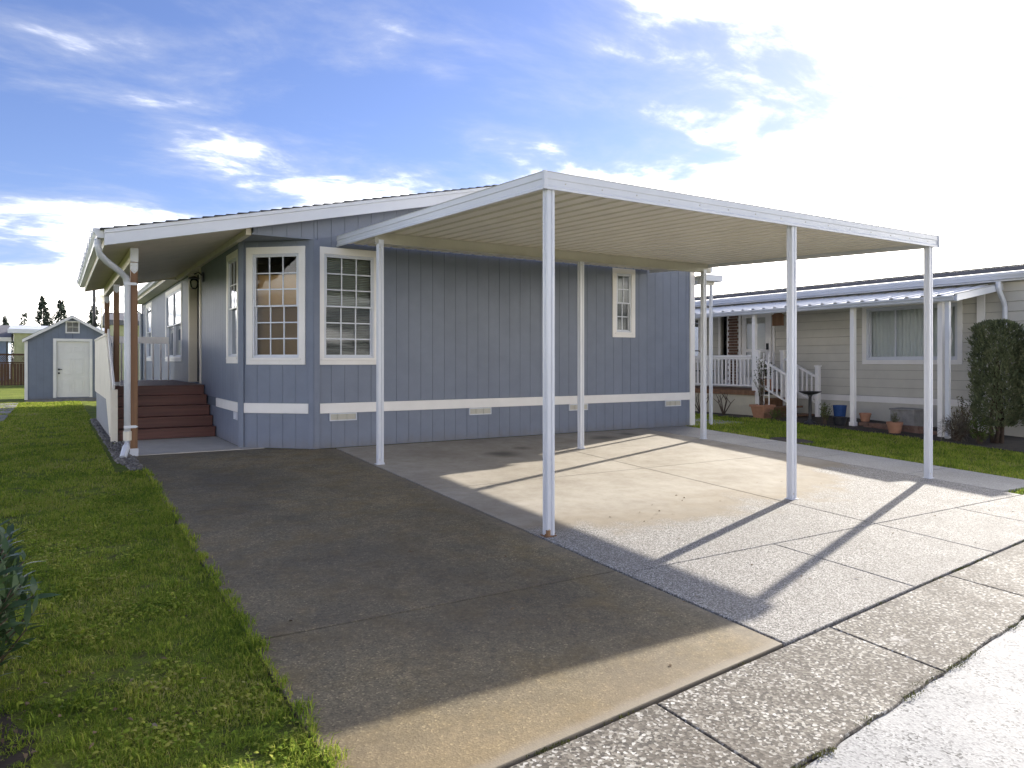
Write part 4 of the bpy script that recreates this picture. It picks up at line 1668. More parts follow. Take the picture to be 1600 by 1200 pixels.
    m.build('downspout', M['metal'], NH, bevel=.01)
    m = MB()
    m.tube([(15.09, 6.93, 2.98), (15.09, 6.93, 2.88), (15.13, 6.93, 2.80), (15.28, 6.93, 2.62), (15.33, 6.93, 2.52), (15.33, 6.93, .3)], .045, 8)
    m.build('downspout', M['metal'], NH)
    # porch deck with cream skirting, rail and steps
    dk = part_empty('porch_deck', (14.4, 13, .8), NH)
    for i in range(10):
        m = MB()
        m.box(13.80 + i * .148, 13.94 + i * .148, 11.55, 18, .765, .80)
        m.build('deck_board', M['brownwood'], dk)
    m = MB()
    m.box(13.80, 13.83, 11.55, 18, .69, .763)
    m.build('rim_board', M['brownwood'], dk)
    m = MB()
    m.box(13.83, 13.86, 11.57, 18, .1, .69)
    m.box(13.86, 15.38, 11.57, 11.60, .1, .69)
    m.build('skirting', M['skirt'], dk)
    m = MB()
    m.box(13.86, 13.95, 11.69, 18, 1.58, 1.63)
    m.box(13.885, 13.925, 11.69, 18, .89, .93)
    m.box(13.885, 13.925, 11.69, 18, 1.53, 1.579)
    m.build('porch_rail', M['trim'], dk, bevel=.003)
    src = None
    for k in range(30):
        y = 11.78 + k * .115
        if src is None:
            m = MB()
            m.box(13.89, 13.92, y, y + .032, .931, 1.529)
            src = m.build('baluster', M['trim'], dk)
            s0 = wloc(src).copy()
        else:
            share(src, s0 + Vector((0, .115 * k, 0)), dk)
    for i in range(3):
        m = MB()
        m.box(13.95, 14.78, 11.26 - i * .30, 11.55 - i * .30, .50 - i * .17 + .08, .54 - i * .17 + .08)
        m.box(13.96, 14.77, 11.50 - i * .30, 11.53 - i * .30, .15, .579 - i * .17)
        m.build('step', M['brownwood'], dk)
    for x in (13.90, 14.80):
        m = MB()
        m.bar((x, 11.50, 1.55), (x, 10.62, 1.13), .05, .05)
        m.bar((x, 11.50, .95), (x, 10.62, .53), .035, .035)
        m.build('stair_rail', M['trim'], dk)
        for y in (10.58, 11.53):
            m = MB()
            zt_ = 1.36 if y < 11 else 1.72
            m.box(x - .045, x + .045, y - .045, y + .045, .18, zt_)
            m.box(x - .06, x + .06, y - .06, y + .06, zt_, zt_ + .03)
            m.build('newel_post', M['trim'], dk, bevel=.004)
        for k in range(6):
            y = 10.74 + k * .125
            zz = (y - 10.62) / .88 * .42
            m = MB()
            m.box(x - .015, x + .015, y - .015, y + .015, .53 + zz, 1.11 + zz)
            m.build('baluster', M['trim'], dk)


build_neighbour()


# ------------------------------------------------------------------ leaves, grass and other foliage
def leaf_cloud(name, pts, dirs, length, width, mat, parent=None, origin=(0, 0, 0), bend=0.25):
    """each leaf: a pointed 6-vertex blade folded along its midrib"""
    pts, dirs = np.asarray(pts, float), np.asarray(dirs, float)
    n = len(pts)
    d = dirs / np.linalg.norm(dirs, axis=1, keepdims=True)
    up = np.tile([0, 0, 1.0], (n, 1)) + rng.normal(0, .35, (n, 3))
    s = np.cross(d, up)
    s /= np.linalg.norm(s, axis=1, keepdims=True) + 1e-9
    nn = np.cross(s, d)
    L = (length * rng.uniform(.7, 1.2, n))[:, None]
    W = (width * rng.uniform(.75, 1.2, n))[:, None]
    v = np.empty((n, 6, 3))
    v[:, 0] = pts
    v[:, 1] = pts + d * L * .4 + s * W * .5 + nn * W * .15
    v[:, 2] = pts + d * L * .4 - s * W * .5 + nn * W * .15
    v[:, 3] = pts + d * L * .72 + s * W * .36 + nn * (W * .12 - L * bend * .4)
    v[:, 4] = pts + d * L * .72 - s * W * .36 + nn * (W * .12 - L * bend * .4)
    v[:, 5] = pts + d * L - nn * L * bend
    b = (np.arange(n) * 6)[:, None]
    f = np.concatenate([b + np.array([[0, 1, 2]]), b + np.array([[1, 3, 2]]), b + np.array([[2, 3, 4]]), b + np.array([[3, 5, 4]])], 1)
    return big_mesh(name, v.reshape(-1, 3), f.ravel(), 3, mat, parent, origin)


def blades(name, xy, h, w, zfun, mat, lean=.9, origin=(0, 0, 0)):
    xy = np.asarray(xy)
    n = len(xy)
    z = np.array([zfun(a, b) for a, b in xy])
    h = np.asarray(h) * np.ones(n)
    w = np.asarray(w) * np.ones(n)
    an = rng.uniform(0, 2 * np.pi, n)
    ln = rng.uniform(.15, 1, n) * lean
    dx, dy = np.cos(an), np.sin(an)
    sx, sy = -dy * w / 2, dx * w / 2
    v = np.empty((n, 5, 3))
    p = np.stack([xy[:, 0], xy[:, 1], z], 1)
    side = np.stack([sx, sy, np.zeros(n)], 1)
    mid = np.stack([dx * h * ln * .35, dy * h * ln * .35, h * .6], 1)
    tip = np.stack([dx * h * ln, dy * h * ln, h * np.clip(1 - ln * .45, .3, 1)], 1)
    v[:, 0] = p - side
    v[:, 1] = p + side
    v[:, 2] = p + mid + side * .8
    v[:, 3] = p + mid - side * .8
    v[:, 4] = p + tip
    b = (np.arange(n) * 5)[:, None]
    f = np.concatenate([b + np.array([[0, 1, 2]]), b + np.array([[0, 2, 3]]), b + np.array([[3, 2, 4]])], 1)
    return big_mesh(name, v.reshape(-1, 3), f.ravel(), 3, mat, None, origin)


def vnoise(x, y, s):
    x, y = np.asarray(x) * s, np.asarray(y) * s
    return .5 + .25 * np.sin(x * 1.7 + 1.9 * np.sin(y * 1.1 + .3)) + .25 * np.sin(y * 2.1 + 1.6 * np.sin(x * 1.3 + 2.0))


def bed_mask(x, y):
    """bare soil round the laurel"""
    d = np.hypot((x + .55) / .60, (y - 3.35) / 1.0)
    return d + .9 * (vnoise(x, y, 6) - .5) + .6 * (vnoise(x + 3, y, 19) - .5) < .95


def scatter(x0, x1, y0, y1, dens):
    n = int((x1 - x0) * (y1 - y0) * dens)
    return np.stack([rng.uniform(x0, x1, n), rng.uniform(y0, y1, n)], 1)


def grow_lawn():
    # clumpy, taller at the slab edge, thin in the bare patches
    zones = [(-1.3, .99, 2.2, 5.2, 11000, .027, .0040), (-1.7, .99, 5.2, 8.5, 6500, .030, .0055), (-3.0, .97, 8.5, 9.8, 3600, .032, .008), (-3.0, .72, 9.8, 14.5, 2400, .035, .010), (-5.5, .70, 14.5, 27.4, 800, .04, .018)]
    XY, H, Wd = [], [], []
    for x0, x1, y0, y1, dens, h, w in zones:
        p = scatter(x0, x1, y0, y1, dens)
        cl = vnoise(p[:, 0], p[:, 1], 5) * .5 + vnoise(p[:, 0] + 3, p[:, 1], 17) * .5
        bare = vnoise(p[:, 0] + 9, p[:, 1] + 4, 2.6) * .6 + vnoise(p[:, 0], p[:, 1] + 8, 11) * .4
        keep = rng.uniform(0, 1, len(p)) < np.clip(1.15 - 5.0 * np.clip(bare - .56, 0, 1), .08, 1)
        bm = bed_mask(p[:, 0], p[:, 1])
        keep &= ~bm | (rng.uniform(0, 1, len(p)) < .08 + .6 * (vnoise(p[:, 0] + 5, p[:, 1], 9) > .55))
        keep &= p[:, 0] < .885 + .065 * vnoise(p[:, 0] * 0 + 2, p[:, 1], 13) + .03 * vnoise(p[:, 0] * 0 + 5, p[:, 1], 41)
        keep &= ~((p[:, 0] > .60) & (p[:, 1] > 9.75) & (p[:, 1] < 18.4))
        edge = np.exp(-np.abs(p[:, 0] - .90) / .06) * (p[:, 1] < 9.9)
        hh = h * (.55 + .9 * cl) * rng.uniform(.6, 1.3, len(p)) * (1 + .6 * edge)
        XY.append(p[keep])
        H.append(hh[keep])
        Wd.append(np.full(keep.sum(), w))
    tc = np.stack([np.concatenate([rng.uniform(-1.2, .9, 120), rng.uniform(.78, .95, 70)]), np.concatenate([rng.uniform(2.3, 9, 120), rng.uniform(2.3, 9.5, 70)])], 1)
    tc = np.repeat(tc, 45, 0) + rng.normal(0, .035, (190 * 45, 2))
    tc = tc[tc[:, 0] < .99]
    XY.append(tc)
    H.append(rng.uniform(.025, .075, len(tc)))
    Wd.append(np.full(len(tc), .005))
    o = blades('grass', np.concatenate(XY), np.concatenate(H), np.concatenate(Wd), lambda a, b: lawn_z(a, b) if a < .9 else T(b) + .002, M['grass'], 1.35)
    o['kind'] = 'stuff'
    tag(o, 'short green lawn grass left of the driveway', 'grass')
    XY, H, Wd = [], [], []
    for x0, x1, y0, y1, dens, h, w in [(10.50, 13.2, 4.3, 9, 1700, .05, .009), (10.5, 13.2, 9, 16, 1000, .05, .011), (9.47, 14, 3.76, 4.26, 2200, .05, .008)]:
        p = scatter(x0, x1, y0, y1, dens)
        p = p[~((np.hypot((p[:, 0] - 10.75) / .3, (p[:, 1] - 8.2) / .42)) < 1)]
        cl = vnoise(p[:, 0], p[:, 1], 5)
        XY.append(p)
        H.append(h * (.6 + .8 * cl) * rng.uniform(.6, 1.3, len(p)))
        Wd.append(np.full(len(p), w))
    o = blades('grass', np.concatenate(XY), np.concatenate(H), np.concatenate(Wd), lawn_z, M['grass'], 1.2, (12, 7, 0))
    o['kind'] = 'stuff'
    tag(o, 'shaded green grass strip in front of the taupe house', 'grass')
    # moss and grass wisps in the joints by the street
    P = []
    r = np.random.default_rng(5)
    for _ in range(46):
        x = r.uniform(1.5, 9)
        y = (end_y(x) - .008) if r.uniform() < .5 else road_y(x) + r.uniform(-.02, .02)
        k = r.integers(15, 110)
        P.append(np.stack([x + r.normal(0, .05, k), y + (r.normal(0, .05, k) * .11) + r.normal(0, .010, k)], 1))
    P = np.concatenate(P)
    o = blades('moss', P, r.uniform(.004, .016, len(P)), .004, lambda a, b: T(b) - .012, M['moss'], 1.0, (5, 2.5, 0))
    o['kind'] = 'stuff'
    tag(o, 'moss and weeds in the slab joints along the street edge', 'moss')
    # clover-like broad weeds in the lawn
    n = 8000
    c = np.stack([rng.uniform(-1.0, .93, 60), rng.uniform(2.4, 8.5, 60)], 1)
    p = c[rng.integers(0, 60, n)] + rng.normal(0, .10, (n, 2))
    p = p[(p[:, 0] < .93) & ~bed_mask(p[:, 0], p[:, 1])]
    z = np.array([lawn_z(a, b) for a, b in p]) + rng.uniform(.012, .04, len(p))
    an = rng.uniform(0, 6.283, len(p))
    o = leaf_cloud('weeds', np.c_[p, z], np.c_[np.cos(an), np.sin(an), rng.uniform(-.1, .5, len(p))], .024, .017, M['grass'], None, (0, 4, 0))
    o['kind'] = 'stuff'
    tag(o, 'low broad-leaved weeds in the lawn by the driveway edge', 'weeds')
    # fallen leaves and bits of bark
    n = 420
    p = np.concatenate([np.stack([rng.uniform(-1.0, .9, 70), rng.uniform(2.5, 9, 70)], 1), np.stack([rng.normal(-.45, .33, n - 130), rng.normal(3.25, .55, n - 130)], 1), np.stack([rng.uniform(1, 9, 60), rng.uniform(2.8, 6, 60)], 1)])
    z = np.array([(lawn_z(a, b) + .022) if a < .9 else T(b) + .004 for a, b in p])
    an = rng.uniform(0, 6.283, len(p))
    o = leaf_cloud('fallen_leaves', np.c_[p, z], np.c_[np.cos(an), np.sin(an), rng.uniform(-.05, .2, len(p))], .034, .015, M['leaf_litter'], None, (0, 4, 0))
    o['kind'] = 'stuff'
    tag(o, 'scattered dead leaves on the lawn and concrete', 'leaves')


grow_lawn()


def planting_bed():
    m = MB()
    n = 40
    c = (-.58, 3.35)
    m.v.append((c[0], c[1], lawn_z(*c) + .02))
    for ring, k in ((.5, .014), (1.0, -.012)):
        for i in range(n):
            a = 2 * math.pi * i / n
            x = c[0] + math.cos(a) * .70 * ring * (1 + .12 * math.sin(5 * a))
            y = c[1] + math.sin(a) * 1.15 * ring * (1 + .10 * math.sin(7 * a + 1))
            m.v.append((x, y, lawn_z(x, y) + k))
    for i in range(n):
        j = (i + 1) % n
        m.f.append((0, 1 + i, 1 + j))
        m.f.append((1 + i, 1 + n + i, 1 + n + j, 1 + j))
    structure(m.build('planting_bed', M['soil']))
    m = MB()
    m.prism([(13.22, 4.3, T(4.3) - .04), (15.39, 4.3, T(4.3) - .04), (15.39, 10.47, T(10.47) - .04), (13.22, 10.47, T(10.47) - .04)], (0, 0, .04))
    m.prism([(13.10, 10.47, T(10.47) - .04), (15.39, 10.47, T(10.47) - .04), (15.39, 20, T(10.47) - .04), (13.10, 20, T(10.47) - .04)], (0, 0, .04))
    structure(m.build('planting_bed', M['soil']))
    m = MB()
    n = 24
    m.v.append((10.75, 8.2, T(8.2) + .012))
    for i in range(n):
        a = 2 * math.pi * i / n
        x, y = 10.77 + .28 * math.cos(a), 8.2 + .40 * math.sin(a) * (1 + .1 * math.sin(3 * a))
        m.v.append((x, y, T(y) + .004))
    m.f = [(0, 1 + i, 1 + (i + 1) % n) for i in range(n)]
    structure(m.build('bare_soil_patch', M['soil']))


planting_bed()


def pebbles():
    V, Fc = [], []
    ico = []
    base = np.array([(0, 0, 1), (.9, 0, .3), (.28, .85, .3), (-.72, .53, .3), (-.72, -.53, .3), (.28, -.85, .3), (.7, .5, -.4), (-.3, .8, -.4), (-.9, 0, -.4), (-.3, -.8, -.4), (.7, -.5, -.4)])
    tri = [(0, 1, 2), (0, 2, 3), (0, 3, 4), (0, 4, 5), (0, 5, 1), (1, 6, 2), (2, 7, 3), (3, 8, 4), (4, 9, 5), (5, 10, 1), (6, 7, 2), (7, 8, 3), (8, 9, 4), (9, 10, 5), (10, 6, 1)]
    n = 1900
    b = 0
    r = np.random.default_rng(11)
    for i in range(n):
        y = r.uniform(9.75, 18.4) if i > 500 else r.uniform(9.75, 12.4)
        lo = .66 if y > 10.3 else .70 + (10.3 - y) * .15
        hi = .80 if y > 13 else .90
        if lo > hi:
            continue
        x = r.uniform(lo, hi)
        s = r.uniform(.010, .027)
        a = r.uniform(0, 6.28)
        q = base * (r.uniform(.7, 1.2, (11, 3))) * s * np.array([1.2, .9, .65])
        q = np.stack([q[:, 0] * math.cos(a) - q[:, 1] * math.sin(a), q[:, 0] * math.sin(a) + q[:, 1] * math.cos(a), q[:, 2]], 1)
        V.append(q + [x, y, T(y) - .006 + r.uniform(0, .022)])
        Fc.append(np.array(tri) + b)
        b += 11
    o = big_mesh('gravel', np.concatenate(V), np.concatenate(Fc).ravel(), 3, M['pebble'], None, (.75, 12, .2), smooth=True)
    o['kind'] = 'stuff'
    tag(o, 'grey river pebbles along the porch edge', 'gravel')


pebbles()


def laurel():
    L = thing('laurel_shrub', 'glossy dark green laurel shrub at the left edge of the lawn', 'shrub', (-.62, 3.75, T(3.75)))
    c = np.array([-.70, 3.95, .40])
    rad = np.array([.62, .80, .52])
    st = MB()
    P, Dn = [], []
    for i in range(560):
        v = rng.normal(0, 1, 3)
        v /= np.linalg.norm(v)
        v = np.sign(v) * np.abs(v) ** .72
        v[2] = abs(v[2]) * 1.0 - .2
        tip = c + v * rad * rng.uniform(.72, 1.02)
        root = np.array([-.64 + rng.normal(0, .08), 3.76 + rng.normal(0, .1), T(3.7)])
        mid = root * .45 + tip * .55 + rng.normal(0, .04, 3) - np.array([0, 0, .05])
        st.tube([root, mid, tip], [.008, .006, .003], 5)
        d0 = tip - mid
        d0 /= np.linalg.norm(d0)
        d0 = d0 + np.array([0, 0, .35])
        for k in range(17):
            f = k / 16
            p = mid * (1 - f) + tip * f
            an = k * 2.4
            side = np.cross(d0, [math.cos(an), math.sin(an), .3])
            side /= np.linalg.norm(side)
            P.append(p)
            Dn.append(d0 * .75 + side * .75 + rng.normal(0, .12, 3))
    leaf_cloud('leaves', P, Dn, .105, .026, M['laurel'], L, (-.66, 3.78, .4), bend=.12)
    st.build('stems', M['twig'], L)


laurel()


def cypress(x, y, h, r, label):
    C = thing('cypress_shrub', label, 'shrub', (x, y, T(y)), 'clipped evergreens beside the taupe house')
    z0 = T(y)
    m = MB()
    for k in range(4):
        a = k * 1.7
        m.tube([(x + .07 * math.cos(a), y + .07 * math.sin(a), z0 - .02), (x + .09 * math.cos(a + .5), y + .09 * math.sin(a + .5), z0 + .35), (x + .05 * math.cos(a), y + .05 * math.sin(a), z0 + .9), (x, y, z0 + h * .8)], [.035, .03, .025, .006], 7)
    m.build('trunk', M['bark'], C, smooth=True)
    n = 15000
    t = rng.uniform(0, 1, n) ** .9
    a = rng.uniform(0, 2 * np.pi, n)
    lump = 1 + .09 * np.sin(a * 4 + t * 9) + .10 * np.sin(a * 7 - t * 23 + 1) + .08 * np.sin(t * 41 + a * 3) + .24 * rng.uniform(0, 1, n) ** 4
    prof = np.where(t < .12, .6 + t * 3.2, np.where(t > .9, np.sqrt(np.clip(1 - ((t - .9) / .1) ** 2, 0, 1)) * .85 + .1, 1.0 - .12 * t))
    rr = r * prof * lump * (1 - .35 * rng.uniform(0, 1, n) ** 2.2)
    p = np.stack([x + rr * np.cos(a), y + rr * np.sin(a), z0 + .28 + t * (h - .28)], 1)
    d = np.stack([np.cos(a) * .7, np.sin(a) * .7, np.full(n, .9)], 1) + rng.normal(0, .35, (n, 3))
    leaf_cloud('crown', p, d, .065, .022, M['cypress'], C, (x, y, z0 + 1), bend=.05)


cypress(14.02, 6.46, 2.12, .36, 'dark clipped cypress shrub nearest the corner of the taupe house, left of a pair')
cypress(14.22, 5.74, 2.02, .38, 'dark clipped cypress shrub at the right edge of the photo, right of a pair')


def small_shrub(name, label, cat, x, y, z, r, h, n, leaf, mat, stems=14, group=None, droop=0.0, width=.35):
    S = thing(name, label, cat, (x, y, z), group)
    m = MB()
    P, Dn = [], []
    for i in range(stems):
        a = rng.uniform(0, 6.283)
        q = rng.uniform(.15, 1)
        tip = np.array([x + r * q * math.cos(a), y + r * q * math.sin(a), z + h * (1.0 - .45 * q * q) * rng.uniform(.75, 1.08)])
        root = np.array([x + rng.normal(0, .02), y + rng.normal(0, .02), z - .01])
        mid = root * .5 + tip * .5 + np.array([0, 0, h * .08])
        m.tube([root, mid, tip], [.005, .004, .002], 4)
        for k in range(max(1, n // stems)):
            f = rng.uniform(.25, 1)
            p = (mid * (1 - (f - .5) * 2) + tip * (f - .5) * 2) if f > .5 else root * (1 - f * 2) + mid * f * 2
            P.append(p + rng.normal(0, .012, 3))
            Dn.append((tip - root) * .6 / h + rng.normal(0, .6, 3) - np.array([0, 0, droop]))
    leaf_cloud('leaves', P, Dn, leaf, leaf * width, mat, S, (x, y, z), bend=.2)
    m.build('stems', M['twig'], S)
    return S


def pot(name, label, x, y, z, r, h, mat, rim=True, group=None, soil=True):
    P = thing(name, label, 'plant pot', (x, y, z), group)
    m = MB()
    prof = [(0, 0), (r * .68, 0), (r * .70, .01), (r * .93, h * .78)]
    prof += [(r, h * .78), (r, h), (r * .9, h), (r * .86, h * .85), (0, h * .85)] if rim else [(r, h), (r * .92, h), (r * .88, h * .88), (0, h * .88)]
    m.lathe(prof, (x, y, z), 24)
    m.build('body', mat, P, smooth=False)
    if soil:
        m = MB()
        m.lathe([(0, 0), (r * .86, 0), (r * .86, .012), (0, .02)], (x, y, z + h * (.86 if rim else .885)), 16)
        m.build('soil', M['soil'], P)
    return P


def neighbour_garden():
    zg = T(11)
    # square terracotta planter
    x, y = 13.42, 11.0
    P = thing('planter', 'large square terracotta planter in front of the neighbour porch', 'plant pot', (x, y, zg))
    m = MB()
    a, b, h = .135, .18, .30
    m.hexa([(x - a, y - a, zg), (x + a, y - a, zg), (x + a, y + a, zg), (x - a, y + a, zg), (x - b, y - b, zg + h - .05), (x + b, y - b, zg + h - .05), (x + b, y + b, zg + h - .05), (x - b, y + b, zg + h - .05)])
    m.build('body', M['terra'], P, bevel=.006)
    m = MB()
    for s in (-1, 1):
        m.box(x - b - .02, x + b + .02, y + s * b - .02, y + s * b + .02, zg + h - .05, zg + h)
        m.box(x + s * b - .02, x + s * b + .02, y - b + .02, y + b - .02, zg + h - .05, zg + h)
    m.build('rim', M['terra'], P)
    m = MB()
    m.box(x - b + .03, x + b - .03, y - b + .03, y + b - .03, zg + h - .049, zg + h - .03)
    m.build('soil', M['soil'], P)
    # white trellis with a bare climber
    Tt = thing('trellis', 'white wooden trellis panel standing in the square terracotta planter', 'trellis', (x + .1, y + .1, zg + h - .02))
    m = MB()
    for i in range(3):
        m.box(x + .05, x + .07, y - .14 + i * .14, y - .12 + i * .14, zg + h - .04, zg + 1.45)
    Tt_p = m.build('upright', M['trim'], Tt)
    for i in range(5):
        m = MB()
        m.box(x + .035, x + .0495, y - .16, y + .18, zg + .5 + i * .2, zg + .52 + i * .2)
        m.build('slat', M['trim'], Tt)
    small_shrub('climbing_plant', 'sparse climbing plant with dark stems on the white trellis', 'plant', x + .0, y + .02, zg + h - .02, .22, 1.15, 240, .05, M['cypress'], 16)
    # pot on the porch
    pot('plant_pot', 'terracotta pot with leafy plant at the top of the neighbour steps', 14.45, 11.72, .80, .15, .26, M['terra'])
    small_shrub('potted_plant', 'dark leafy plant growing in the pot atop the neighbour steps', 'plant', 14.45, 11.72, 1.02, .22, .55, 260, .06, M['cypress'], 16)
    # birdbath
    bx, by, bz = 13.42, 9.78, T(9.78) - .01
    B = thing('birdbath', 'dark metal birdbath on a slender pedestal beside the neighbour steps', 'birdbath', (bx, by, bz))
    m = MB()
    m.lathe([(0, 0), (.13, 0), (.12, .03), (.05, .06), (.035, .12), (.032, .55), (.05, .60), (.03, .62)], (bx, by, bz), 16)
    m.build('pedestal', M['dark'], B, smooth=True)
    m = MB()
    m.lathe([(.03, .60), (.12, .62), (.22, .66), (.23, .675), (.21, .675), (.10, .64), (0, .635)], (bx, by, bz), 24)
    m.build('bowl', M['dark'], B, smooth=True)
    # pots along the wall
    pot('plant_pot', 'low glossy black pot below the blue pot', 13.72, 9.30, T(9.3), .15, .17, M['blackpot'], False)
    pot('plant_pot', 'upright deep blue glazed pot behind the black pot', 14.05, 9.52, T(9.5), .14, .38, M['bluepot'], False)
    pot('plant_pot', 'small plain terracotta pot on the brick edging', 14.10, 8.98, T(8.9) + .10, .115, .17, M['terra'])
    pot('plant_pot', 'terracotta pot holding a small round plant nearest the lawn', 13.58, 8.05, T(8.05), .145, .21, M['terra'])
    small_shrub('potted_plant', 'small round dark plant in the nearest terracotta pot', 'plant', 13.58, 8.05, T(8.05) + .17, .11, .22, 170, .035, M['cypress'], 14)
    m = MB()
    m.box(14.05, 14.45, 7.95, 8.42, T(8.2) + .08, T(8.2) + .40)
    m.box(14.03, 14.47, 7.93, 8.44, T(8.2) + .40, T(8.2) + .43)
    tag(m.build('storage_box', M['stone'], None, bevel=.01), 'grey box standing against the wall under the big window', 'box')
    # brick edging
    src = None
    E = thing('brick_edging', 'weathered brick edging row between the porch posts', 'edging', (13.95, 8.3, T(8.3)))
    for r in range(2):
        for k in range(7):
            y = 7.50 + k * .205 + (r % 2) * .1
            if src is None:
                m = MB()
                m.box(13.95, 14.05, y, y + .195, T(8.3) - .02, T(8.3) + .045)
                src = m.build('brick', M['brick'], E, bevel=.004)
                s0, yy = wloc(src).copy(), y
            else:
                share(src, (s0.x + random.uniform(-.01, .01), s0.y + y - yy, s0.z + r * .068), E)
    # shrubs in the bed
    small_shrub('shrub', 'small pale green shrub left of the black pot', 'shrub', 13.62, 9.58, T(9.55), .18, .48, 420, .045, M['shrub'], 22)
    small_shrub('shrub', 'low bright green ground shrub beside the square planter', 'shrub', 13.35, 10.55, zg, .28, .22, 500, .04, M['shrub'], 30)
    small_shrub('shrub', 'upright russet-tipped shrub behind the corner downspout', 'shrub', 14.25, 7.15, T(7.1), .24, .75, 520, .055, M['redtip'], 26)
    small_shrub('shrub', 'bushy green perennial at the foot of the clipped evergreen', 'shrub', 13.60, 6.55, T(6.5), .30, .42, 420, .07, M['shrub'], 26)
    small_shrub('ornamental_grass', 'clump of dry straw-coloured grass in front of the corner', 'grass clump', 13.62, 6.92, T(6.9), .34, .42, 420, .20, M['drygrass'], 60, width=.06)
    # bare rose bushes
    for k, (rx, ry) in enumerate(((13.42, 12.85), (13.5, 12.2))):
        R_ = thing('rose_bush', ('bare pruned rose bush just right of the house corner trim', 'bare pruned rose bush just right of the thin awning post')[k], 'shrub', (rx, ry, zg), 'pruned rose bushes by the cream skirting')
        m = MB()
        for i in range(7):
            a = rng.uniform(0, 6.28)
            q = rng.uniform(.08, .2)
            t1 = Vector((rx + q * math.cos(a), ry + q * math.sin(a) * 1.2, zg + rng.uniform(.25, .36)))
            m.tube([(rx, ry, zg - .02), t1], [.016, .010], 5)
            for j in range(2):
                t2 = t1 + Vector((rng.normal(0, .06), rng.normal(0, .07), rng.uniform(.1, .2)))
                m.tube([t1, t2], [.009, .005], 5)
        m.build('canes', M['twig'], R_)
    # birdhouse-like hanging board by the door
    m = MB()
    m.box(14.6, 14.64, 11.38, 11.68, 2.33, 2.56)
    m.prism([(14.58, 11.36, 2.56), (14.58, 11.70, 2.56), (14.58, 11.53, 2.68)], (.08, 0, 0))
    m.tube([(14.62, 11.42, 2.58), (14.62, 11.46, 2.86)], .004, 4)
    m.tube([(14.62, 11.64, 2.58), (14.62, 11.60, 2.86)], .004, 4)
    tag(m.build('hanging_plaque', M['brownwood']), 'rustic wooden plaque hanging under the neighbour porch roof', 'sign')
    # dark mailbox-like chair back on the porch
    Cc = thing('porch_chair', 'dark metal chair on the neighbour porch behind the white rail', 'chair', (14.4, 13.9, .80))
    m = MB()
    m.tube([(14.3, 13.65, .80), (14.3, 13.65, 1.68), (14.3, 13.75, 1.76), (14.3, 14.05, 1.76), (14.3, 14.15, 1.68), (14.3, 14.15, .80)], .015, 6)
    m.build('back_frame', M['dark'], Cc)
    m = MB()
    m.box(14.3, 14.75, 13.66, 14.14, 1.22, 1.25)
    m.build('seat', M['dark'], Cc)
    for yy in (13.68, 14.12):
        m = MB()
        m.tube([(14.73, yy, .80), (14.73, yy, 1.22)], .013, 6)
        m.build('leg', M['dark'], Cc)


neighbour_garden()


# ------------------------------------------------------------------ far left background
def conifer(x, y, h, r, label, seed, sparse=1.0):
    C = thing('conifer_tree', label, 'tree', (x, y, .17), 'conifers on the skyline behind the shed')
    g = np.random.default_rng(seed)
    m = MB()
    m.tube([(x, y, .15), (x + .05, y, h * .5), (x, y, h + .15)], [h * .02, h * .012, .02], 7)
    m.build('trunk', M['bark'], C)
    P, Dn = [], []
    z = h * .18
    while z < h:
        f = (h - z) / (h * .82)
        nb = int(g.integers(6, 10))
        for i in range(nb):
            a = g.uniform(0, 6.283)
            ln = r * f * g.uniform(.55, 1.12) + .05
            k = int(44 * sparse * (.25 + f))
            for j in range(k):
                t = g.uniform(.1, 1)
                sag = -.22 * t * ln + .16 * t * t * ln
                P.append((x + math.cos(a) * ln * t + g.normal(0, .06 * ln), y + math.sin(a) * ln * t + g.normal(0, .06 * ln), z + sag + g.normal(0, .11)))
                Dn.append((math.cos(a) + g.normal(0, .5), math.sin(a) + g.normal(0, .5), g.normal(-.2, .35)))
        z += h * .038 * g.uniform(.7, 1.3)
    leaf_cloud('crown', P, Dn, .34, .10, M['fir'], C, (x, y, h * .5), bend=.15)


conifer(-5.1, 109, 6.9, 2.2, 'smallest conifer at the far left of the skyline', 1, .8)
conifer(-3.1, 108, 7.6, 2.9, 'broad thin-crowned conifer, second from the left on the skyline', 2, .7)
conifer(-.9, 83, 7.6, 2.1, 'tall dense dark conifer left of the shed roof peak', 3, 1.3)
conifer(.5, 82, 7.4, 2.3, 'dense conifer directly behind the shed roof peak', 4, 1.3)
conifer(3.2, 80.5, 6.8, 2.0, 'conifer behind the utility pole right of the shed', 5, 1.0)


def far_house(name, label, x0, x1, y, d, zw, wallm, roofm, edge, pitch, ribs, roof_h):
    Hh = thing(name, label, 'house', ((x0 + x1) / 2, y, .2))
    m = MB()
    m.box(x0, x1, y, y + d, .1, zw)
    w = m.build('wall', wallm, Hh)
    F = frame((0, y, 0), (1, 0, 0), (0, -1, 0))
    if ribs:
        u = x0
        while u < x1:
            m = MB()
            pbox(m, F, u, u + .06, 0, .03, .1, zw)
            m.build('batten', wallm, w)
            u += ribs
    m = MB()
    o = .3
    m.prism([(x0 - o, y - o, zw), (x0 - o, y + d + o, zw), (x0 - o, y + d + o, zw + .12), (x0 - o, y + d / 2, zw + roof_h), (x0 - o, y - o, zw + .12)], (x1 - x0 + 2 * o, 0, 0))
    m.build('roof', roofm, Hh)
    m = MB()
    m.box(x0 - o - .02, x1 + o + .02, y - o - .04, y - o - .001, zw - .12, zw + .16)
    m.build('eave_board', edge, Hh)
    return Hh


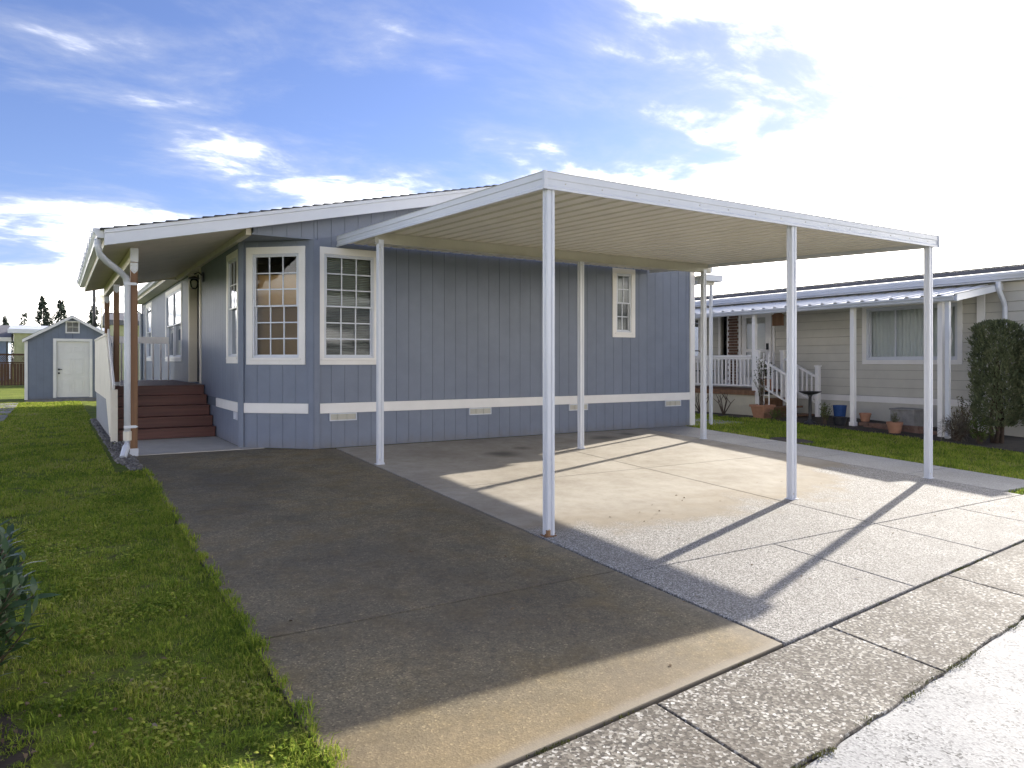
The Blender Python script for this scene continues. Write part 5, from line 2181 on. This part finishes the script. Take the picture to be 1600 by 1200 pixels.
h1 = far_house('far_house', 'pale blue house with grey roof at the far left edge', -13, -2.85, 62, 7, 3.0, M['bluehouse'], M['greyroof'], M['trim'], 1, 0, 1.15)
h2 = far_house('far_house', 'sage yellow building with white eave just left of the shed', -2.25, 5.6, 58, 7, 3.45, M['yellow'], M['metal'], M['metal'], 1, .42, .55)
h3 = far_house('far_house', 'sage building with dark roof seen between the porch posts', 2.75, 11.5, 46, 7, 3.6, M['yellow'], M['greyroof'], M['greyroof'], 1, .42, .8)


def far_bits():
    # brown gate / fence screen by the path
    G = thing('wooden_screen', 'brown wooden fence screen with lattice top left of the shed', 'fence', (-1.8, 47, .2))
    for k in range(9):
        m = MB()
        m.box(-2.55 + k * .14, -2.42 + k * .14, 47, 47.03, .22, 1.38)
        m.build('board', M['fence'], G)
    m = MB()
    m.box(-2.65, -2.56, 46.96, 47.06, .2, 1.95)
    m.box(-1.29, -1.20, 46.96, 47.06, .2, 1.95)
    m.build('post', M['fence'], G)
    m = MB()
    m.box(-2.56, -1.29, 46.98, 47.04, 1.80, 1.90)
    m.box(-2.56, -1.29, 46.98, 47.04, 1.39, 1.46)
    for k in range(14):
        xa = -2.5 + k * .09
        m.bar((xa, 47.01, 1.46), (xa + .28 if xa + .28 < -1.3 else -1.3, 47.01, 1.80), .012, .02)
        m.bar((xa, 47.02, 1.80), (xa + .28 if xa + .28 < -1.3 else -1.3, 47.02, 1.46), .012, .02)
    m.build('lattice', M['fence'], G)
    U = thing('utility_pole', 'slim dark lamp pole rising behind the shed beside the porch roof', 'pole', (2.0, 50, .2))
    m = MB()
    m.tube([(2.0, 50, .1), (2.0, 50, 8.2)], [.10, .07], 10)
    m.build('shaft', M['dark'], U, smooth=True)
    m = MB()
    m.tube([(2.0, 50, 8.1), (2.6, 49.8, 8.35)], [.04, .03], 6)
    m.box(2.5, 3.0, 49.7, 49.9, 8.28, 8.4)
    m.build('lamp_head', M['dark'], U)
    Ds = thing('satellite_dish', 'grey satellite dish on a mast between the porch posts', 'satellite dish', (1.95, 41, .2))
    m = MB()
    m.tube([(1.95, 41, .1), (1.95, 41, 4.2)], .035, 8)
    m.build('mast', M['galv'], Ds)
    m = MB()
    m.lathe([(0, 0), (.15, .01), (.28, .05), (.36, .10), (.35, .11), (.27, .06), (0, .015)], (0, 0, 0), 20)
    rot = Matrix.Rotation(R(70), 3, 'X') @ Matrix.Rotation(R(35), 3, 'Y')
    m.v = [tuple(rot @ Vector(v) * 1.15 + Vector((1.95, 40.9, 4.35))) for v in m.v]
    m.build('dish', M['galv'], Ds, smooth=True)
    m = MB()
    m.tube([(1.95, 41, 3.9), (2.35, 40.5, 3.8), (2.45, 40.4, 4.1)], .015, 6)
    m.build('feed_arm', M['dark'], Ds)
    small_shrub('hedge_shrub', 'dark rounded hedge shrub in front of the pale blue house', 'shrub', -3.2, 55, .17, .9, 1.25, 1500, .14, M['cypress'], 60)
    # paver path at the left edge
    m = MB()
    m.box(-2.1, -.90, 19.0, 27.6, .10, .185)
    G2 = structure(m.build('garden_path', M['soil']))
    y = 19.0
    k = 0
    while y < 27.4:
        for a, b in ((-2.1, -1.52), (-1.50, -.92)):
            m = MB()
            m.box(a, b, y + .01, y + .59, .185, .222 + random.uniform(-.004, .006))
            m.build('paver', M['stone'], G2, bevel=.008)
        y += .6


far_bits()
